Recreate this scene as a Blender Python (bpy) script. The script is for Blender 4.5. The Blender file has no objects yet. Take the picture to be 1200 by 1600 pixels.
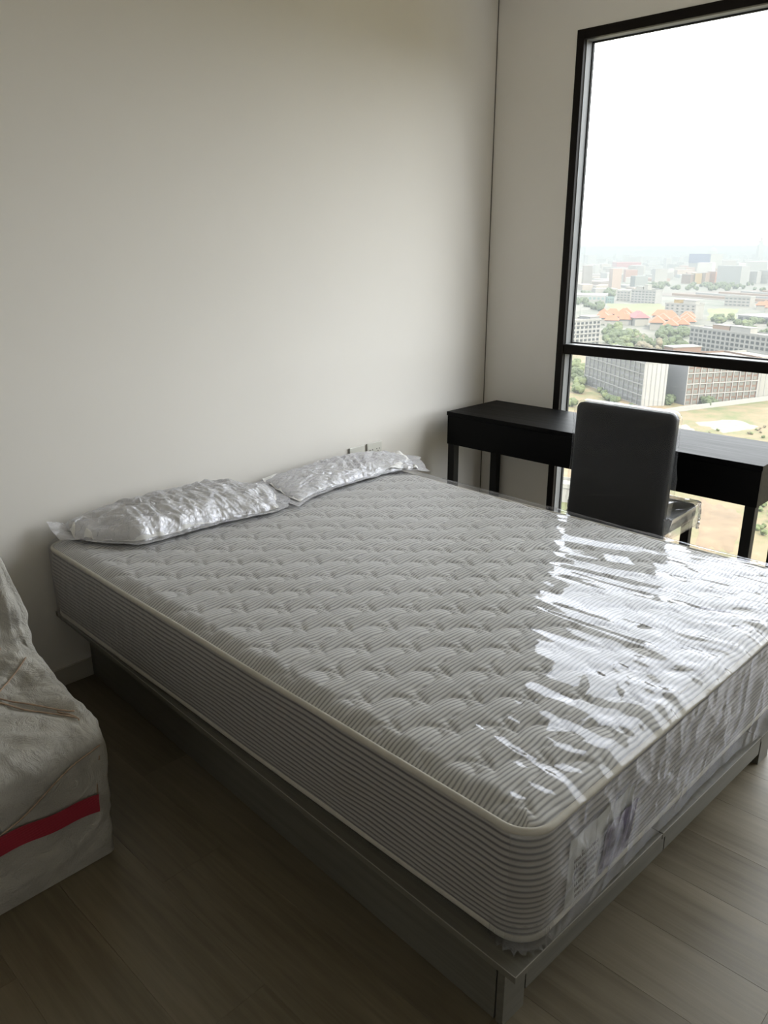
import bpy, bmesh, math, random
import numpy as np
from mathutils import Vector, Matrix, noise as mnoise
rnd = random.Random(7)
SC = bpy.context.scene
COL = SC.collection
# ------------------------------------------------------------------ camera
CAM = np.array([-3.45558, -2.56732, 1.49368]); YAW, PITCH, ROLL, FPX = 0.80484, 0.323809, -0.0020216, 1228.48
_f = np.array([math.sin(YAW)*math.cos(PITCH), math.cos(YAW)*math.cos(PITCH), -math.sin(PITCH)])
_r = np.array([math.cos(YAW), -math.sin(YAW), 0.0]); _u = np.cross(_r, _f)
_r, _u = math.cos(ROLL)*_r + math.sin(ROLL)*_u, -math.sin(ROLL)*_r + math.cos(ROLL)*_u
cam = bpy.data.objects.new('camera', bpy.data.cameras.new('camera')); COL.objects.link(cam)
cam.matrix_world = Matrix(((_r[0], _u[0], -_f[0], CAM[0]), (_r[1], _u[1], -_f[1], CAM[1]), (_r[2], _u[2], -_f[2], CAM[2]), (0, 0, 0, 1)))
cam.data.sensor_fit = 'VERTICAL'; cam.data.sensor_height = 24.0; cam.data.lens = 24.0*FPX/1600
cam.data.clip_start = 0.02; cam.data.clip_end = 30000
SC.camera = cam
# ------------------------------------------------------------------ sky, sun, exposure
SKY = 3.5
world = bpy.data.worlds.new('sky'); SC.world = world; world.use_nodes = True
wn = world.node_tree; wn.nodes.clear()
wo = wn.nodes.new('ShaderNodeOutputWorld'); bg = wn.nodes.new('ShaderNodeBackground')
tc = wn.nodes.new('ShaderNodeTexCoord'); nz = wn.nodes.new('ShaderNodeTexNoise'); cr = wn.nodes.new('ShaderNodeValToRGB')
nz.inputs['Scale'].default_value = 1.6; nz.inputs['Detail'].default_value = 3
cr.color_ramp.elements[0].position = .3; cr.color_ramp.elements[0].color = (.87, .90, .94, 1)
cr.color_ramp.elements[1].position = .7; cr.color_ramp.elements[1].color = (.95, .965, .98, 1)
wn.links.new(tc.outputs['Generated'], nz.inputs['Vector']); wn.links.new(nz.outputs['Fac'], cr.inputs['Fac'])
wn.links.new(cr.outputs['Color'], bg.inputs['Color']); bg.inputs['Strength'].default_value = SKY
wn.links.new(bg.outputs[0], wo.inputs[0])
sl = bpy.data.lights.new('sun', 'SUN'); sl.energy = 6.0; sl.angle = math.radians(3); sl.color = (1, .90, .70)
sun = bpy.data.objects.new('sun', sl); COL.objects.link(sun)
sun.rotation_euler = Vector((-.38, -.76, .75)).to_track_quat('Z', 'Y').to_euler()      # hazy sun, never shines into the room
sun.location = (-20, -60, 60)
pt = bpy.data.lights.new('window_daylight_portal', 'AREA'); pt.shape = 'RECTANGLE'; pt.size = 3.1; pt.size_y = 2.25
pt.cycles.is_portal = True
po = bpy.data.objects.new('window_daylight_portal', pt); COL.objects.link(po)
po.location = (.10, -2.0, 1.25); po.rotation_euler = (0, math.radians(90), 0)
po.rotation_euler = Vector((1, 0, 0)).to_track_quat('Z', 'Y').to_euler()
SC.view_settings.view_transform = 'Standard'; SC.view_settings.look = 'None'
SC.view_settings.gamma = 1; SC.view_settings.use_curve_mapping = False
SC.view_settings.exposure = 1.14
cy = SC.cycles
cy.max_bounces = 14; cy.diffuse_bounces = 7; cy.glossy_bounces = 4; cy.transmission_bounces = 4
cy.transparent_max_bounces = 24; cy.volume_bounces = 1; cy.sample_clamp_indirect = 6
cy.use_denoising = True; cy.caustics_reflective = False; cy.caustics_refractive = False

# ------------------------------------------------------------------ helpers
def gp(px, py, z=-80.0):
    d = _f + _r*(px-600)/FPX - _u*(py-800)/FPX
    t = (z-CAM[2])/d[2]; q = CAM + t*d
    return (float(q[0]), float(q[1]))
def tag(o, label=None, cat=None, group=None, kind=None):
    if label: o['label'] = label
    if cat: o['category'] = cat
    if group: o['group'] = group
    if kind: o['kind'] = kind
    return o
def empty(name, loc=(0, 0, 0), rz=0.0, **k):
    o = bpy.data.objects.new(name, None); COL.objects.link(o); o.location = loc; o.rotation_euler = (0, 0, rz)
    o.empty_display_size = .1
    return tag(o, **k)
def link(name, me, mat=None, parent=None, smooth=False, **k):
    if mat is not None and not me.materials: me.materials.append(mat)
    if smooth:
        me.polygons.foreach_set('use_smooth', [True]*len(me.polygons))
    o = bpy.data.objects.new(name, me); COL.objects.link(o)
    if parent is not None: o.parent = parent
    return tag(o, **k)
class MB:
    """collects shapes; build() links them as one mesh object"""
    def __init__(s): s.v = []; s.f = []
    def add(s, v, f):
        n = len(s.v); s.v += [tuple(map(float, p)) for p in v]; s.f += [tuple(i+n for i in q) for q in f]; return s
    def box(s, x0, x1, y0, y1, z0, z1, T=None):
        v = [(x, y, z) for z in (z0, z1) for y in (y0, y1) for x in (x0, x1)]
        if T: v = [T(p) for p in v]
        return s.add(v, [(0, 2, 3, 1), (4, 5, 7, 6), (0, 1, 5, 4), (2, 6, 7, 3), (0, 4, 6, 2), (1, 3, 7, 5)])
    def tube(s, pts, r, n=8):
        pts = [Vector(p) for p in pts]; rings = []
        for i, p in enumerate(pts):
            d = (pts[min(i+1, len(pts)-1)]-pts[max(i-1, 0)]).normalized()
            a = d.cross(Vector((0, 0, 1)));
            if a.length < .05: a = d.cross(Vector((0, 1, 0)))
            a.normalize(); b = d.cross(a); rr = r[i] if hasattr(r, '__len__') else r
            rings.append([p+(a*math.cos(t*2*math.pi/n)+b*math.sin(t*2*math.pi/n))*rr for t in range(n)])
        v = [q for R in rings for q in R]; f = []
        for i in range(len(pts)-1):
            for j in range(n):
                f.append((i*n+j, i*n+(j+1) % n, (i+1)*n+(j+1) % n, (i+1)*n+j))
        f.append(tuple(range(n-1, -1, -1))); f.append(tuple((len(pts)-1)*n+j for j in range(n)))
        return s.add(v, f)
    def mesh(s, name, bevel=0.0, seg=2):
        me = bpy.data.meshes.new(name); me.from_pydata(s.v, [], s.f); me.update()
        if bevel:
            bm = bmesh.new(); bm.from_mesh(me)
            bmesh.ops.recalc_face_normals(bm, faces=bm.faces)
            bmesh.ops.bevel(bm, geom=bm.edges[:], offset=bevel, segments=seg, affect='EDGES', profile=.5, clamp_overlap=True)
            bm.to_mesh(me); bm.free()
        else:
            bm = bmesh.new(); bm.from_mesh(me); bmesh.ops.recalc_face_normals(bm, faces=bm.faces); bm.to_mesh(me); bm.free()
        return me
    def build(s, name, mat, parent=None, bevel=0.0, smooth=False, **k):
        return link(name, s.mesh(name, bevel), mat, parent, smooth, **k)
def grid_mesh(name, P, UV=None, wrap=False):
    """P: (n,m,3) array -> quad grid mesh"""
    n, m, _ = P.shape
    v = P.reshape(-1, 3)
    i, j = np.meshgrid(np.arange(n-1), np.arange(m if wrap else m-1), indexing='ij')
    j2 = (j+1) % m
    F = np.stack([i*m+j, i*m+j2, (i+1)*m+j2, (i+1)*m+j], -1).reshape(-1, 4)
    me = bpy.data.meshes.new(name); me.from_pydata(v.tolist(), [], F.tolist())
    if UV is not None:
        uv = me.uv_layers.new(name='uv'); a = UV.reshape(-1, 2)[F.reshape(-1)]
        uv.data.foreach_set('uv', a.astype(np.float32).ravel())
    me.polygons.foreach_set('use_smooth', [True]*len(me.polygons)); me.update()
    return me
# --- vectorised noise
def _hash(ix, iy, iz, s):
    h = (ix*374761393 + iy*668265263 + iz*2147483647 + s*974634777) & 0xffffffff
    h = ((h ^ (h >> 13))*1274126177) & 0xffffffff
    return ((h ^ (h >> 16)) & 0xffff)/65535.0
def vnoise(x, y, z=0.0, s=0):
    x, y, z = np.broadcast_arrays(np.asarray(x, float), np.asarray(y, float), np.asarray(z, float))
    ix, iy, iz = [np.floor(a).astype(np.int64) for a in (x, y, z)]
    fx, fy, fz = x-ix, y-iy, z-iz
    fx, fy, fz = [a*a*(3-2*a) for a in (fx, fy, fz)]
    r = 0
    for dx in (0, 1):
        for dy in (0, 1):
            for dz in (0, 1):
                w = (fx if dx else 1-fx)*(fy if dy else 1-fy)*(fz if dz else 1-fz)
                r = r + w*_hash(ix+dx, iy+dy, iz+dz, s)
    return r*2-1
def fbm(x, y, z=0.0, s=0, o=4):
    return sum(vnoise(x*2**k, y*2**k, np.asarray(z)*2**k, s+k)/2**k for k in range(o))
def crumple(x, y, z=0.0, s=0, n=9, f0=4.0, warp=.35):
    """sum of randomly turned, warped sharp folds: the facets of crumpled film"""
    g = random.Random(s); r = 0; tot = 0
    wx = x + warp*fbm(x*2, y*2, z, s+11, 2)/f0*3; wy = y + warp*fbm(x*2, y*2, z, s+23, 2)/f0*3
    for k in range(n):
        a = g.uniform(0, math.pi); f = f0*1.25**k; ph = g.random()
        t = (wx*math.cos(a)+wy*math.sin(a)+.5*np.asarray(z)*math.sin(3*a))*f+ph + .6*vnoise(wx*f*.35, wy*f*.35, z, s+k*7)
        m = np.clip(.5+1.2*vnoise(x*f*.4, y*f*.4, z, s+k*5+2), 0, 1)
        r = r + m*(1-2*np.abs(2*(t-np.floor(t))-1))/1.25**k; tot += 1/1.25**k
    return r/tot*1.6

# ------------------------------------------------------------------ materials
def mat(name):
    m = bpy.data.materials.new(name); m.use_nodes = True; nt = m.node_tree; nt.nodes.clear()
    out = nt.nodes.new('ShaderNodeOutputMaterial')
    return m, nt, out
def nd(nt, t, **k):
    n = nt.nodes.new('ShaderNode'+t)
    for a, b in k.items():
        if a in n.inputs: n.inputs[a].default_value = b
        else: setattr(n, a, b)
    return n
def ramp(nt, pts, fac):
    r = nd(nt, 'ValToRGB'); e = r.color_ramp.elements
    while len(e) > 1: e.remove(e[-1])
    e[0].position = pts[0][0]; e[0].color = (*pts[0][1], 1)
    for p, c in pts[1:]:
        q = e.new(p); q.color = (*c, 1)
    nt.links.new(fac, r.inputs['Fac']); return r.outputs['Color']
def coords(nt, kind='Object', scale=(1, 1, 1), rot=(0, 0, 0)):
    c = nd(nt, 'TexCoord'); mp = nd(nt, 'Mapping'); nt.links.new(c.outputs[kind], mp.inputs['Vector'])
    mp.inputs['Scale'].default_value = scale; mp.inputs['Rotation'].default_value = rot
    return mp.outputs['Vector']
def noise(nt, vec, scale=5, detail=3, rough=.55, dist=0.0):
    n = nd(nt, 'TexNoise', Scale=scale, Detail=detail, Roughness=rough, Distortion=dist); nt.links.new(vec, n.inputs['Vector'])
    return n.outputs['Fac']
def bump(nt, h, strength=.3, dist=.002, normal=None):
    b = nd(nt, 'Bump', Strength=strength, Distance=dist); nt.links.new(h, b.inputs['Height'])
    if normal is not None: nt.links.new(normal, b.inputs['Normal'])
    return b.outputs['Normal']
def mathn(nt, op, a, b=None, c=None, clamp=False):
    n = nd(nt, 'Math', operation=op); n.use_clamp = clamp
    for i, q in enumerate((a, b, c)):
        if q is None: continue
        if isinstance(q, (int, float)): n.inputs[i].default_value = q
        else: nt.links.new(q, n.inputs[i])
    return n.outputs[0]
def mixc(nt, fac, a, b, mode='MIX'):
    n = nd(nt, 'Mix'); n.data_type = 'RGBA'; n.blend_type = mode
    for i, q in ((0, fac), (6, a), (7, b)):
        if isinstance(q, (int, float)): n.inputs[i].default_value = q
        elif isinstance(q, tuple): n.inputs[i].default_value = (*q, 1)
        else: nt.links.new(q, n.inputs[i])
    return n.outputs[2]
def pbsdf(nt, out, color, rough=.6, normal=None, **k):
    p = nd(nt, 'BsdfPrincipled')
    if isinstance(color, tuple): p.inputs['Base Color'].default_value = (*color, 1)
    else: nt.links.new(color, p.inputs['Base Color'])
    if isinstance(rough, (int, float)): p.inputs['Roughness'].default_value = rough
    else: nt.links.new(rough, p.inputs['Roughness'])
    if normal is not None: nt.links.new(normal, p.inputs['Normal'])
    for a, b in k.items(): p.inputs[a.replace('_', ' ')].default_value = b
    nt.links.new(p.outputs[0], out.inputs[0]); return p
def simple(name, color, rough=.6, var=.06, scale=6, bmp=.1, bd=.001, kind='Object', **k):
    m, nt, out = mat(name); v = coords(nt, kind)
    n = noise(nt, v, scale, 4)
    c0 = tuple(max(0, c*(1-var)) for c in color); c1 = tuple(min(1, c*(1+var)) for c in color)
    col = ramp(nt, [(.3, c0), (.7, c1)], n)
    nrm = bump(nt, noise(nt, v, scale*12, 3), bmp, bd) if bmp else None
    pbsdf(nt, out, col, rough, nrm, **k); return m
M = {}
M['wall'] = simple('wall_paint', (.83, .805, .77), .75, .015, 1.5, .12, .0006)
M['ceiling'] = simple('ceiling_paint', (.86, .84, .79), .9, .01, 1.5, .05, .0004)
M['baseboard'] = simple('baseboard_white', (.50, .48, .43), .5, .03, 4, .05)
M['gap'] = simple('shadow_gap', (.13, .115, .10), .8, .02, 4, 0)
M['frame'] = simple('bronze_aluminium', (.010, .008, .007), .5, .08, 12, .03, .0003, Specular_IOR_Level=.12)
M['jamb'] = simple('skylit_aluminium', (.17, .175, .18), .5, .03, 6, .02, .0003)  # sky light on the frame's inner faces put into a paler grey
M['gasket'] = simple('rubber_gasket', (.012, .012, .012), .7, .05, 20, 0)
M['plate'] = simple('socket_plastic', (.70, .70, .66), .35, .01, 10, 0)
M['plate_edge'] = simple('plate_edge_shade', (.25, .24, .24), .5, .03, 10, 0)
M['hole'] = simple('socket_hole', (.01, .01, .01), .7, .02, 10, 0)
M['leather'] = simple('black_faux_leather', (.010, .010, .0115), .5, .15, 30, .08, .0004, Specular_IOR_Level=.25)
M['leg_black'] = simple('black_legs', (.005, .005, .005), .5, .08, 30, .05, Specular_IOR_Level=.25)
M['string'] = simple('twine', (.34, .25, .18), .8, .2, 60, .3, .0005)
M['piping'] = simple('mattress_piping', (.50, .475, .415), .7, .05, 60, .5, .0006)
M['backing'] = simple('mattress_base_cloth', (.50, .49, .46), .85, .05, 60, .3)
# wood of the floor planks and of the bed
def wood(name, c0, c1, rough=.45, grain=(60, 3, 60), rings=True, spec=.5, bmpd=.0006, seed=0.0):
    m, nt, out = mat(name)
    co = nd(nt, 'TexCoord'); oi = nd(nt, 'ObjectInfo')
    cmb = nd(nt, 'CombineXYZ'); 
    s = mathn(nt, 'MULTIPLY', oi.outputs['Random'], 37.0)
    for i in range(3): nt.links.new(s, cmb.inputs[i])
    ad = nd(nt, 'VectorMath', operation='ADD'); nt.links.new(co.outputs['Object'], ad.inputs[0]); nt.links.new(cmb.outputs[0], ad.inputs[1])
    mp = nd(nt, 'Mapping'); nt.links.new(ad.outputs[0], mp.inputs['Vector']); mp.inputs['Scale'].default_value = grain
    g = noise(nt, mp.outputs['Vector'], 1.0, 6, .65, .4)
    mp2 = nd(nt, 'Mapping'); nt.links.new(ad.outputs[0], mp2.inputs['Vector']); mp2.inputs['Scale'].default_value = tuple(q*.16 for q in grain)
    w = nd(nt, 'TexWave', wave_type='RINGS', Scale=.9, Distortion=5.0, Detail=3); w.inputs['Detail Scale'].default_value = 1.2
    nt.links.new(mp2.outputs['Vector'], w.inputs['Vector'])
    f = mathn(nt, 'ADD', mathn(nt, 'MULTIPLY', g, .75), mathn(nt, 'MULTIPLY', w.outputs['Fac'], .22 if rings else .05))
    col = ramp(nt, [(.25, c0), (.72, c1)], f)
    t = mathn(nt, 'ADD', mathn(nt, 'MULTIPLY', oi.outputs['Random'], .16), .92)
    hs = nd(nt, 'HueSaturation'); nt.links.new(col, hs.inputs['Color']); nt.links.new(t, hs.inputs['Value'])
    rr = mathn(nt, 'ADD', mathn(nt, 'MULTIPLY', g, .25), rough-.12)
    pbsdf(nt, out, hs.outputs['Color'], rr, bump(nt, g, .5, bmpd), **{'Specular_IOR_Level': spec}); return m
M['floor'] = wood('floor_vinyl_oak', (.110, .090, .056), (.20, .170, .118), .42)
M['bedwood'] = wood('grey_oak_laminate_long', (.088, .083, .066), (.170, .163, .138), .45, (60, 2.5, 60), False)
M['bedwood_x'] = wood('grey_oak_laminate_cross', (.088, .083, .066), (.170, .163, .138), .45, (2.5, 60, 60), False)
M['desk'] = wood('espresso_laminate', (.0022, .0022, .0024), (.0055, .0052, .0052), .44, (60, 2.5, 60), False, .07)
M['edge'] = simple('pale_edge_band', (.27, .26, .225), .5, .05, 20, 0)

def m_mattress(name, top):
    m, nt, out = mat(name)
    u = nd(nt, 'UVMap'); sp = nd(nt, 'SeparateXYZ'); nt.links.new(u.outputs[0], sp.inputs[0])
    v = coords(nt, 'UV')
    wob = mathn(nt, 'MULTIPLY', mathn(nt, 'SUBTRACT', noise(nt, v, 7 if top else 5, 2), .5), .022 if top else .012)
    y = mathn(nt, 'ADD', sp.outputs[1], wob)
    s = mathn(nt, 'SINE', mathn(nt, 'MULTIPLY', y, 2*math.pi/(.0105 if top else .0132)))
    s = mathn(nt, 'ADD', mathn(nt, 'MULTIPLY', s, .5), .5)
    s2 = mathn(nt, 'POWER', s, .75)
    c = ramp(nt, [(.05, (.225, .222, .228) if top else (.085, .080, .090)), (.75, (.545, .54, .53) if top else (.36, .345, .325))], s2)  # border stripes darker by themselves, and the side's shade added to their colour
    fine = noise(nt, v, 900, 2)
    c = mixc(nt, .16, c, ramp(nt, [(.3, (.2, .2, .2)), (.7, (.9, .9, .88))], fine), 'OVERLAY')
    n = bump(nt, s, .55, .0016)
    n = bump(nt, fine, .25, .0006, n)
    pbsdf(nt, out, c, .72, n, **{'Specular_IOR_Level': .35, 'Sheen_Weight': .25}); return m
M['ticking_top'] = m_mattress('quilted_ticking', True)
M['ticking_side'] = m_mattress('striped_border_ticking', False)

def film(name, tint=(.985, .985, .985), base=.10, gain=1.25, milk=.0, rough=.07, bs=60, bstr=.5, bdist=.0012, milkcol=(.75, .77, .80), aniso=(1, 1, 1), vary=True, sharp=False):
    """thin clear plastic: transparent sheet, sky mirrored in it by the angle it is seen at, a little milkiness"""
    m, nt, out = mat(name)
    v = coords(nt, 'Object', aniso)
    h = noise(nt, v, bs, 4, .6, 1.2)
    vo = nd(nt, 'TexVoronoi', feature='DISTANCE_TO_EDGE', Scale=bs*.35); nt.links.new(v, vo.inputs['Vector'])
    hh = mathn(nt, 'ADD', h, mathn(nt, 'MULTIPLY', vo.outputs['Distance'], .55 if sharp else 0.0))
    nrm = bump(nt, hh, bstr, bdist)
    lw = nd(nt, 'LayerWeight', Blend=.5); nt.links.new(nrm, lw.inputs['Normal'])
    fr = mathn(nt, 'ADD', mathn(nt, 'MULTIPLY', mathn(nt, 'POWER', lw.outputs['Facing'], 4.0), gain), base, clamp=True)
    gl = nd(nt, 'BsdfGlossy', Roughness=rough); nt.links.new(nrm, gl.inputs['Normal'])
    gl.inputs['Color'].default_value = (.90, .91, 1, 1)
    tr = nd(nt, 'BsdfTransparent'); tr.inputs['Color'].default_value = (*tint, 1)
    body = tr.outputs[0]
    if milk > 0:
        df = nd(nt, 'BsdfDiffuse'); df.inputs['Color'].default_value = (*milkcol, 1)
        tl = nd(nt, 'BsdfTranslucent'); tl.inputs['Color'].default_value = (*milkcol, 1)
        mx0 = nd(nt, 'MixShader'); mx0.inputs[0].default_value = .4
        nt.links.new(df.outputs[0], mx0.inputs[1]); nt.links.new(tl.outputs[0], mx0.inputs[2])
        mk = mathn(nt, 'MULTIPLY', noise(nt, v, bs*.25, 3), milk*2, clamp=True) if vary else milk
        mx1 = nd(nt, 'MixShader')
        if vary: nt.links.new(mk, mx1.inputs[0])
        else: mx1.inputs[0].default_value = mk
        nt.links.new(tr.outputs[0], mx1.inputs[1]); nt.links.new(mx0.outputs[0], mx1.inputs[2]); body = mx1.outputs[0]
    mx = nd(nt, 'MixShader'); nt.links.new(fr, mx.inputs[0]); nt.links.new(body, mx.inputs[1]); nt.links.new(gl.outputs[0], mx.inputs[2])
    nt.links.new(mx.outputs[0], out.inputs[0]); return m
M['film'] = film('clear_mattress_film', base=.024, gain=.50, milk=.035, rough=.022, bs=7, bstr=.12, bdist=.004)
M['film_side'] = film('clear_mattress_film_side', base=.03, gain=.7, milk=.03, rough=.10, bs=30, bstr=.6, bdist=.004)
M['film_foot'] = film('milky_mattress_film_foot', base=.06, gain=1.0, milk=.16, rough=.09, bs=30, bstr=.8, bdist=.004, milkcol=(.45, .46, .46))
M['bag'] = film('pillow_bag_film', base=.26, gain=.8, milk=.80, rough=.14, bs=38, bstr=1.0, bdist=.011, milkcol=(.84, .84, .85), vary=False, sharp=True)
M['wrap_chair'] = film('chair_wrap_film', base=.012, gain=.4, milk=.045, rough=.16, bs=7, bstr=.25, bdist=.004, milkcol=(.55, .56, .58))
M['pillow'] = simple('pillow_cloth', (.80, .80, .80), .7, .03, 10, .2)
def glass_mat():
    m, nt, out = mat('window_glass')
    lw = nd(nt, 'LayerWeight', Blend=.5)
    fr = mathn(nt, 'ADD', mathn(nt, 'MULTIPLY', mathn(nt, 'POWER', lw.outputs['Facing'], 5.0), .9), .05, clamp=True)
    gl = nd(nt, 'BsdfGlossy', Roughness=.0); tr = nd(nt, 'BsdfTransparent'); tr.inputs['Color'].default_value = (.97, .99, .98, 1)
    mx = nd(nt, 'MixShader'); nt.links.new(fr, mx.inputs[0]); nt.links.new(tr.outputs[0], mx.inputs[1]); nt.links.new(gl.outputs[0], mx.inputs[2])
    nt.links.new(mx.outputs[0], out.inputs[0]); return m
M['glass'] = glass_mat()
def sack_mat():
    m, nt, out = mat('woven_sack_cloth'); v = coords(nt)
    w1 = nd(nt, 'TexWave', Scale=130, bands_direction='X'); w2 = nd(nt, 'TexWave', Scale=130, bands_direction='Z')
    for w in (w1, w2): nt.links.new(v, w.inputs['Vector'])
    wv = mathn(nt, 'MULTIPLY', w1.outputs['Fac'], w2.outputs['Fac'])
    n = noise(nt, v, 5, 5)
    c = ramp(nt, [(.3, (.35, .335, .30)), (.7, (.53, .515, .48))], n)
    nn = bump(nt, wv, .25, .0008); nn = bump(nt, noise(nt, v, 13, 6, .72, 1.6), 1.0, .016, nn)
    pbsdf(nt, out, c, .5, nn, **{'Specular_IOR_Level': .4}); return m
M['sack'] = sack_mat()
def stripe_mat():
    m, nt, out = mat('red_woven_stripe'); v = coords(nt, 'Object', (1, 1, 1), (0, .7, 0))
    w1 = nd(nt, 'TexWave', Scale=95, bands_direction='X', Distortion=.3); w2 = nd(nt, 'TexWave', Scale=95, bands_direction='Z', Distortion=.3)
    for w in (w1, w2): nt.links.new(v, w.inputs['Vector'])
    wv = mathn(nt, 'MULTIPLY', w1.outputs['Fac'], w2.outputs['Fac'])
    c = ramp(nt, [(.0, (.26, .012, .030)), (.6, (.46, .045, .075))], wv)
    pbsdf(nt, out, c, .6, bump(nt, wv, .3, .0008)); return m
M['stripe'] = stripe_mat()
# outdoors
OUT = .22
_simple = simple
def simple(name, color, *a, **k): return _simple(name, tuple(c*OUT for c in color), *a, **k)
M['conc_white'] = simple('white_render', (.62, .61, .57), .8, .05, .05, 0)
M['conc_grey'] = simple('grey_render', (.46, .46, .475), .8, .05, .05, 0)
M['conc_mid'] = simple('light_grey_render', (.60, .60, .59), .8, .05, .05, 0)
M['roof_pale'] = simple('pale_roof', (.60, .60, .56), .8, .08, .08, 0)
M['pane_dark'] = simple('dark_windows', (.09, .10, .12), .3, .1, .3, 0)
M['pane_mid'] = simple('grey_green_windows', (.36, .38, .36), .35, .2, .3, 0)
M['brick_red'] = simple('brown_brick_panels', (.36, .21, .15), .8, .1, .2, 0)
M['roof_orange'] = simple('orange_tile_roof', (.62, .215, .09), .8, .15, .3, 0)
M['roof_red'] = simple('red_metal_roof', (.60, .13, .15), .7, .1, .1, 0)
M['blue'] = simple('blue_cladding', (.07, .13, .42), .6, .05, .1, 0)
M['peach'] = simple('peach_render', (.58, .38, .27), .8, .06, .1, 0)
M['ochre'] = simple('ochre_render', (.60, .40, .12), .8, .05, .1, 0)
M['teal'] = simple('teal_render', (.25, .46, .46), .8, .05, .1, 0)
M['rail'] = simple('rail_yard_ballast', (.22, .165, .14), .9, .2, .05, 0)
M['tree'] = simple('tree_foliage', (.14, .20, .08), .9, .35, .9, 0)
M['tree_pale'] = simple('pale_tree_foliage', (.22, .28, .10), .9, .3, .9, 0)
M['tree_dry'] = simple('dry_tree_foliage', (.33, .28, .18), .9, .3, .9, 0)
M['grass_field'] = simple('yellow_green_field', (.30, .33, .11), .95, .25, .03, 0)
M['rubble'] = simple('pale_rubble', (.60, .55, .44), .95, .2, .3, 0)
M['soil'] = simple('bare_soil', (.42, .29, .17), .95, .25, .12, 0)
M['white_roof_bright'] = simple('white_sheet_roof', (.70, .70, .68), .7, .04, .05, 0)
simple = _simple
def ground_mat():
    m, nt, out = mat('outdoor_ground'); v = coords(nt, 'Object')
    a = noise(nt, v, .018, 8, .62, .3); b = noise(nt, v, .11, 6, .7)
    near = ramp(nt, [(.32, (.026, .040, .013)), (.43, (.055, .062, .020)), (.50, (.085, .070, .034)), (.57, (.115, .080, .045)), (.66, (.15, .128, .085))],
                mathn(nt, 'ADD', mathn(nt, 'MULTIPLY', a, .6), mathn(nt, 'MULTIPLY', b, .4)))
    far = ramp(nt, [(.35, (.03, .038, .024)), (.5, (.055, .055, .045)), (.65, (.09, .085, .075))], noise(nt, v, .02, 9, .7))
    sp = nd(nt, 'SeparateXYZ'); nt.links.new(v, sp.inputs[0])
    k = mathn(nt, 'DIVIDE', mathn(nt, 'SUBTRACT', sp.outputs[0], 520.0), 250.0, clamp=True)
    pbsdf(nt, out, mixc(nt, k, near, far), .95); return m
M['ground'] = ground_mat()
def scatter_mat():
    m, nt, out = mat('small_building_paint'); oi = nd(nt, 'ObjectInfo')
    c = ramp(nt, [(0, (.17, .17, .16)), (.3, (.12, .12, .12)), (.5, (.16, .135, .115)), (.65, (.13, .065, .05)), (.75, (.08, .09, .09)), (.9, (.19, .185, .18))], oi.outputs['Random'])
    pbsdf(nt, out, c, .8); return m
M['scatter'] = scatter_mat()

# ------------------------------------------------------------------ room shell
RX0, RY1, RZ = -4.6, -4.3, 2.62
WY0, WY1, WZ0, WZ1 = -3.55, -.438, .08, 2.404
def struct(name, mb, m, parent=None, **k):
    o = mb.build(name, m, parent, **k)
    if parent is None: o['kind'] = 'structure'
    return o
struct('wall_head', MB().box(RX0-.12, .32, 0, .12, -.12, RZ+.12), M['wall'])
ww = MB()
ww.box(0, .078, WY1, 0, -.12, RZ+.12).box(0, .078, RY1-.12, WY0, -.12, RZ+.12).box(0, .078, WY0, WY1, WZ1, RZ+.12).box(0, .078, WY0, WY1, -.12, WZ0)
struct('wall_window', ww, M['wall'])
struct('wall_left', MB().box(RX0-.12, RX0, RY1, 0, -.12, RZ+.12), M['wall'])
struct('wall_rear', MB().box(RX0-.12, 0, RY1-.12, RY1, -.12, RZ+.12), M['wall'])
struct('ceiling', MB().box(RX0, 0, RY1, 0, RZ, RZ+.12), M['ceiling'])
struct('corner_shadow_gap_1', MB().box(-.0035, -.0005, -.0035, -.0005, 0, RZ), M['gap'])  # dark strip painted in for the thin shadow gap where the walls meet
bb = MB().box(RX0, -.013, -.012, 0, .001, .068)
struct('baseboard_head', bb, M['baseboard'])
struct('baseboard_window', MB().box(-.012, 0, RY1, -.013, .001, .068), M['baseboard'])
struct('baseboard_left', MB().box(RX0, RX0+.012, RY1, -.016, .001, .068), M['baseboard'])
fl = MB().box(RX0, 0, RY1, 0, -.12, -.006).build('floor', M['gap'], kind='structure')
PW, PL = .181, 1.22
pm = {}
def plank_mesh(L):
    if L not in pm:
        pm[L] = MB().box(-PW/2+.0002, PW/2-.0002, -L/2+.0002, L/2-.0002, -.006, 0).mesh('plank', .00025, 1); pm[L].materials.append(M['floor'])
    return pm[L]
x = 0.0 - PW*.5; row = 0
while x > RX0 - PW:
    y = -1.305 + ((x - (-2.72))/PW) * .41
    y = -((-y) % PL)
    y0 = y + PL
    while y0 > RY1:
        a, b = max(y0-PL, RY1), min(y0, 0)
        if b-a > .02:
            xa, xb = max(x-PW/2, RX0), min(x+PW/2, 0)
            if xb - xa > .02:
                L = round(b-a, 3); me = plank_mesh(L)
                p = bpy.data.objects.new('plank', me); COL.objects.link(p); p.parent = fl
                p.location = ((xa+xb)/2, (a+b)/2, 0); p.scale = ((xb-xa)/PW, 1, 1)
        y0 -= PL
    x -= PW
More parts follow.
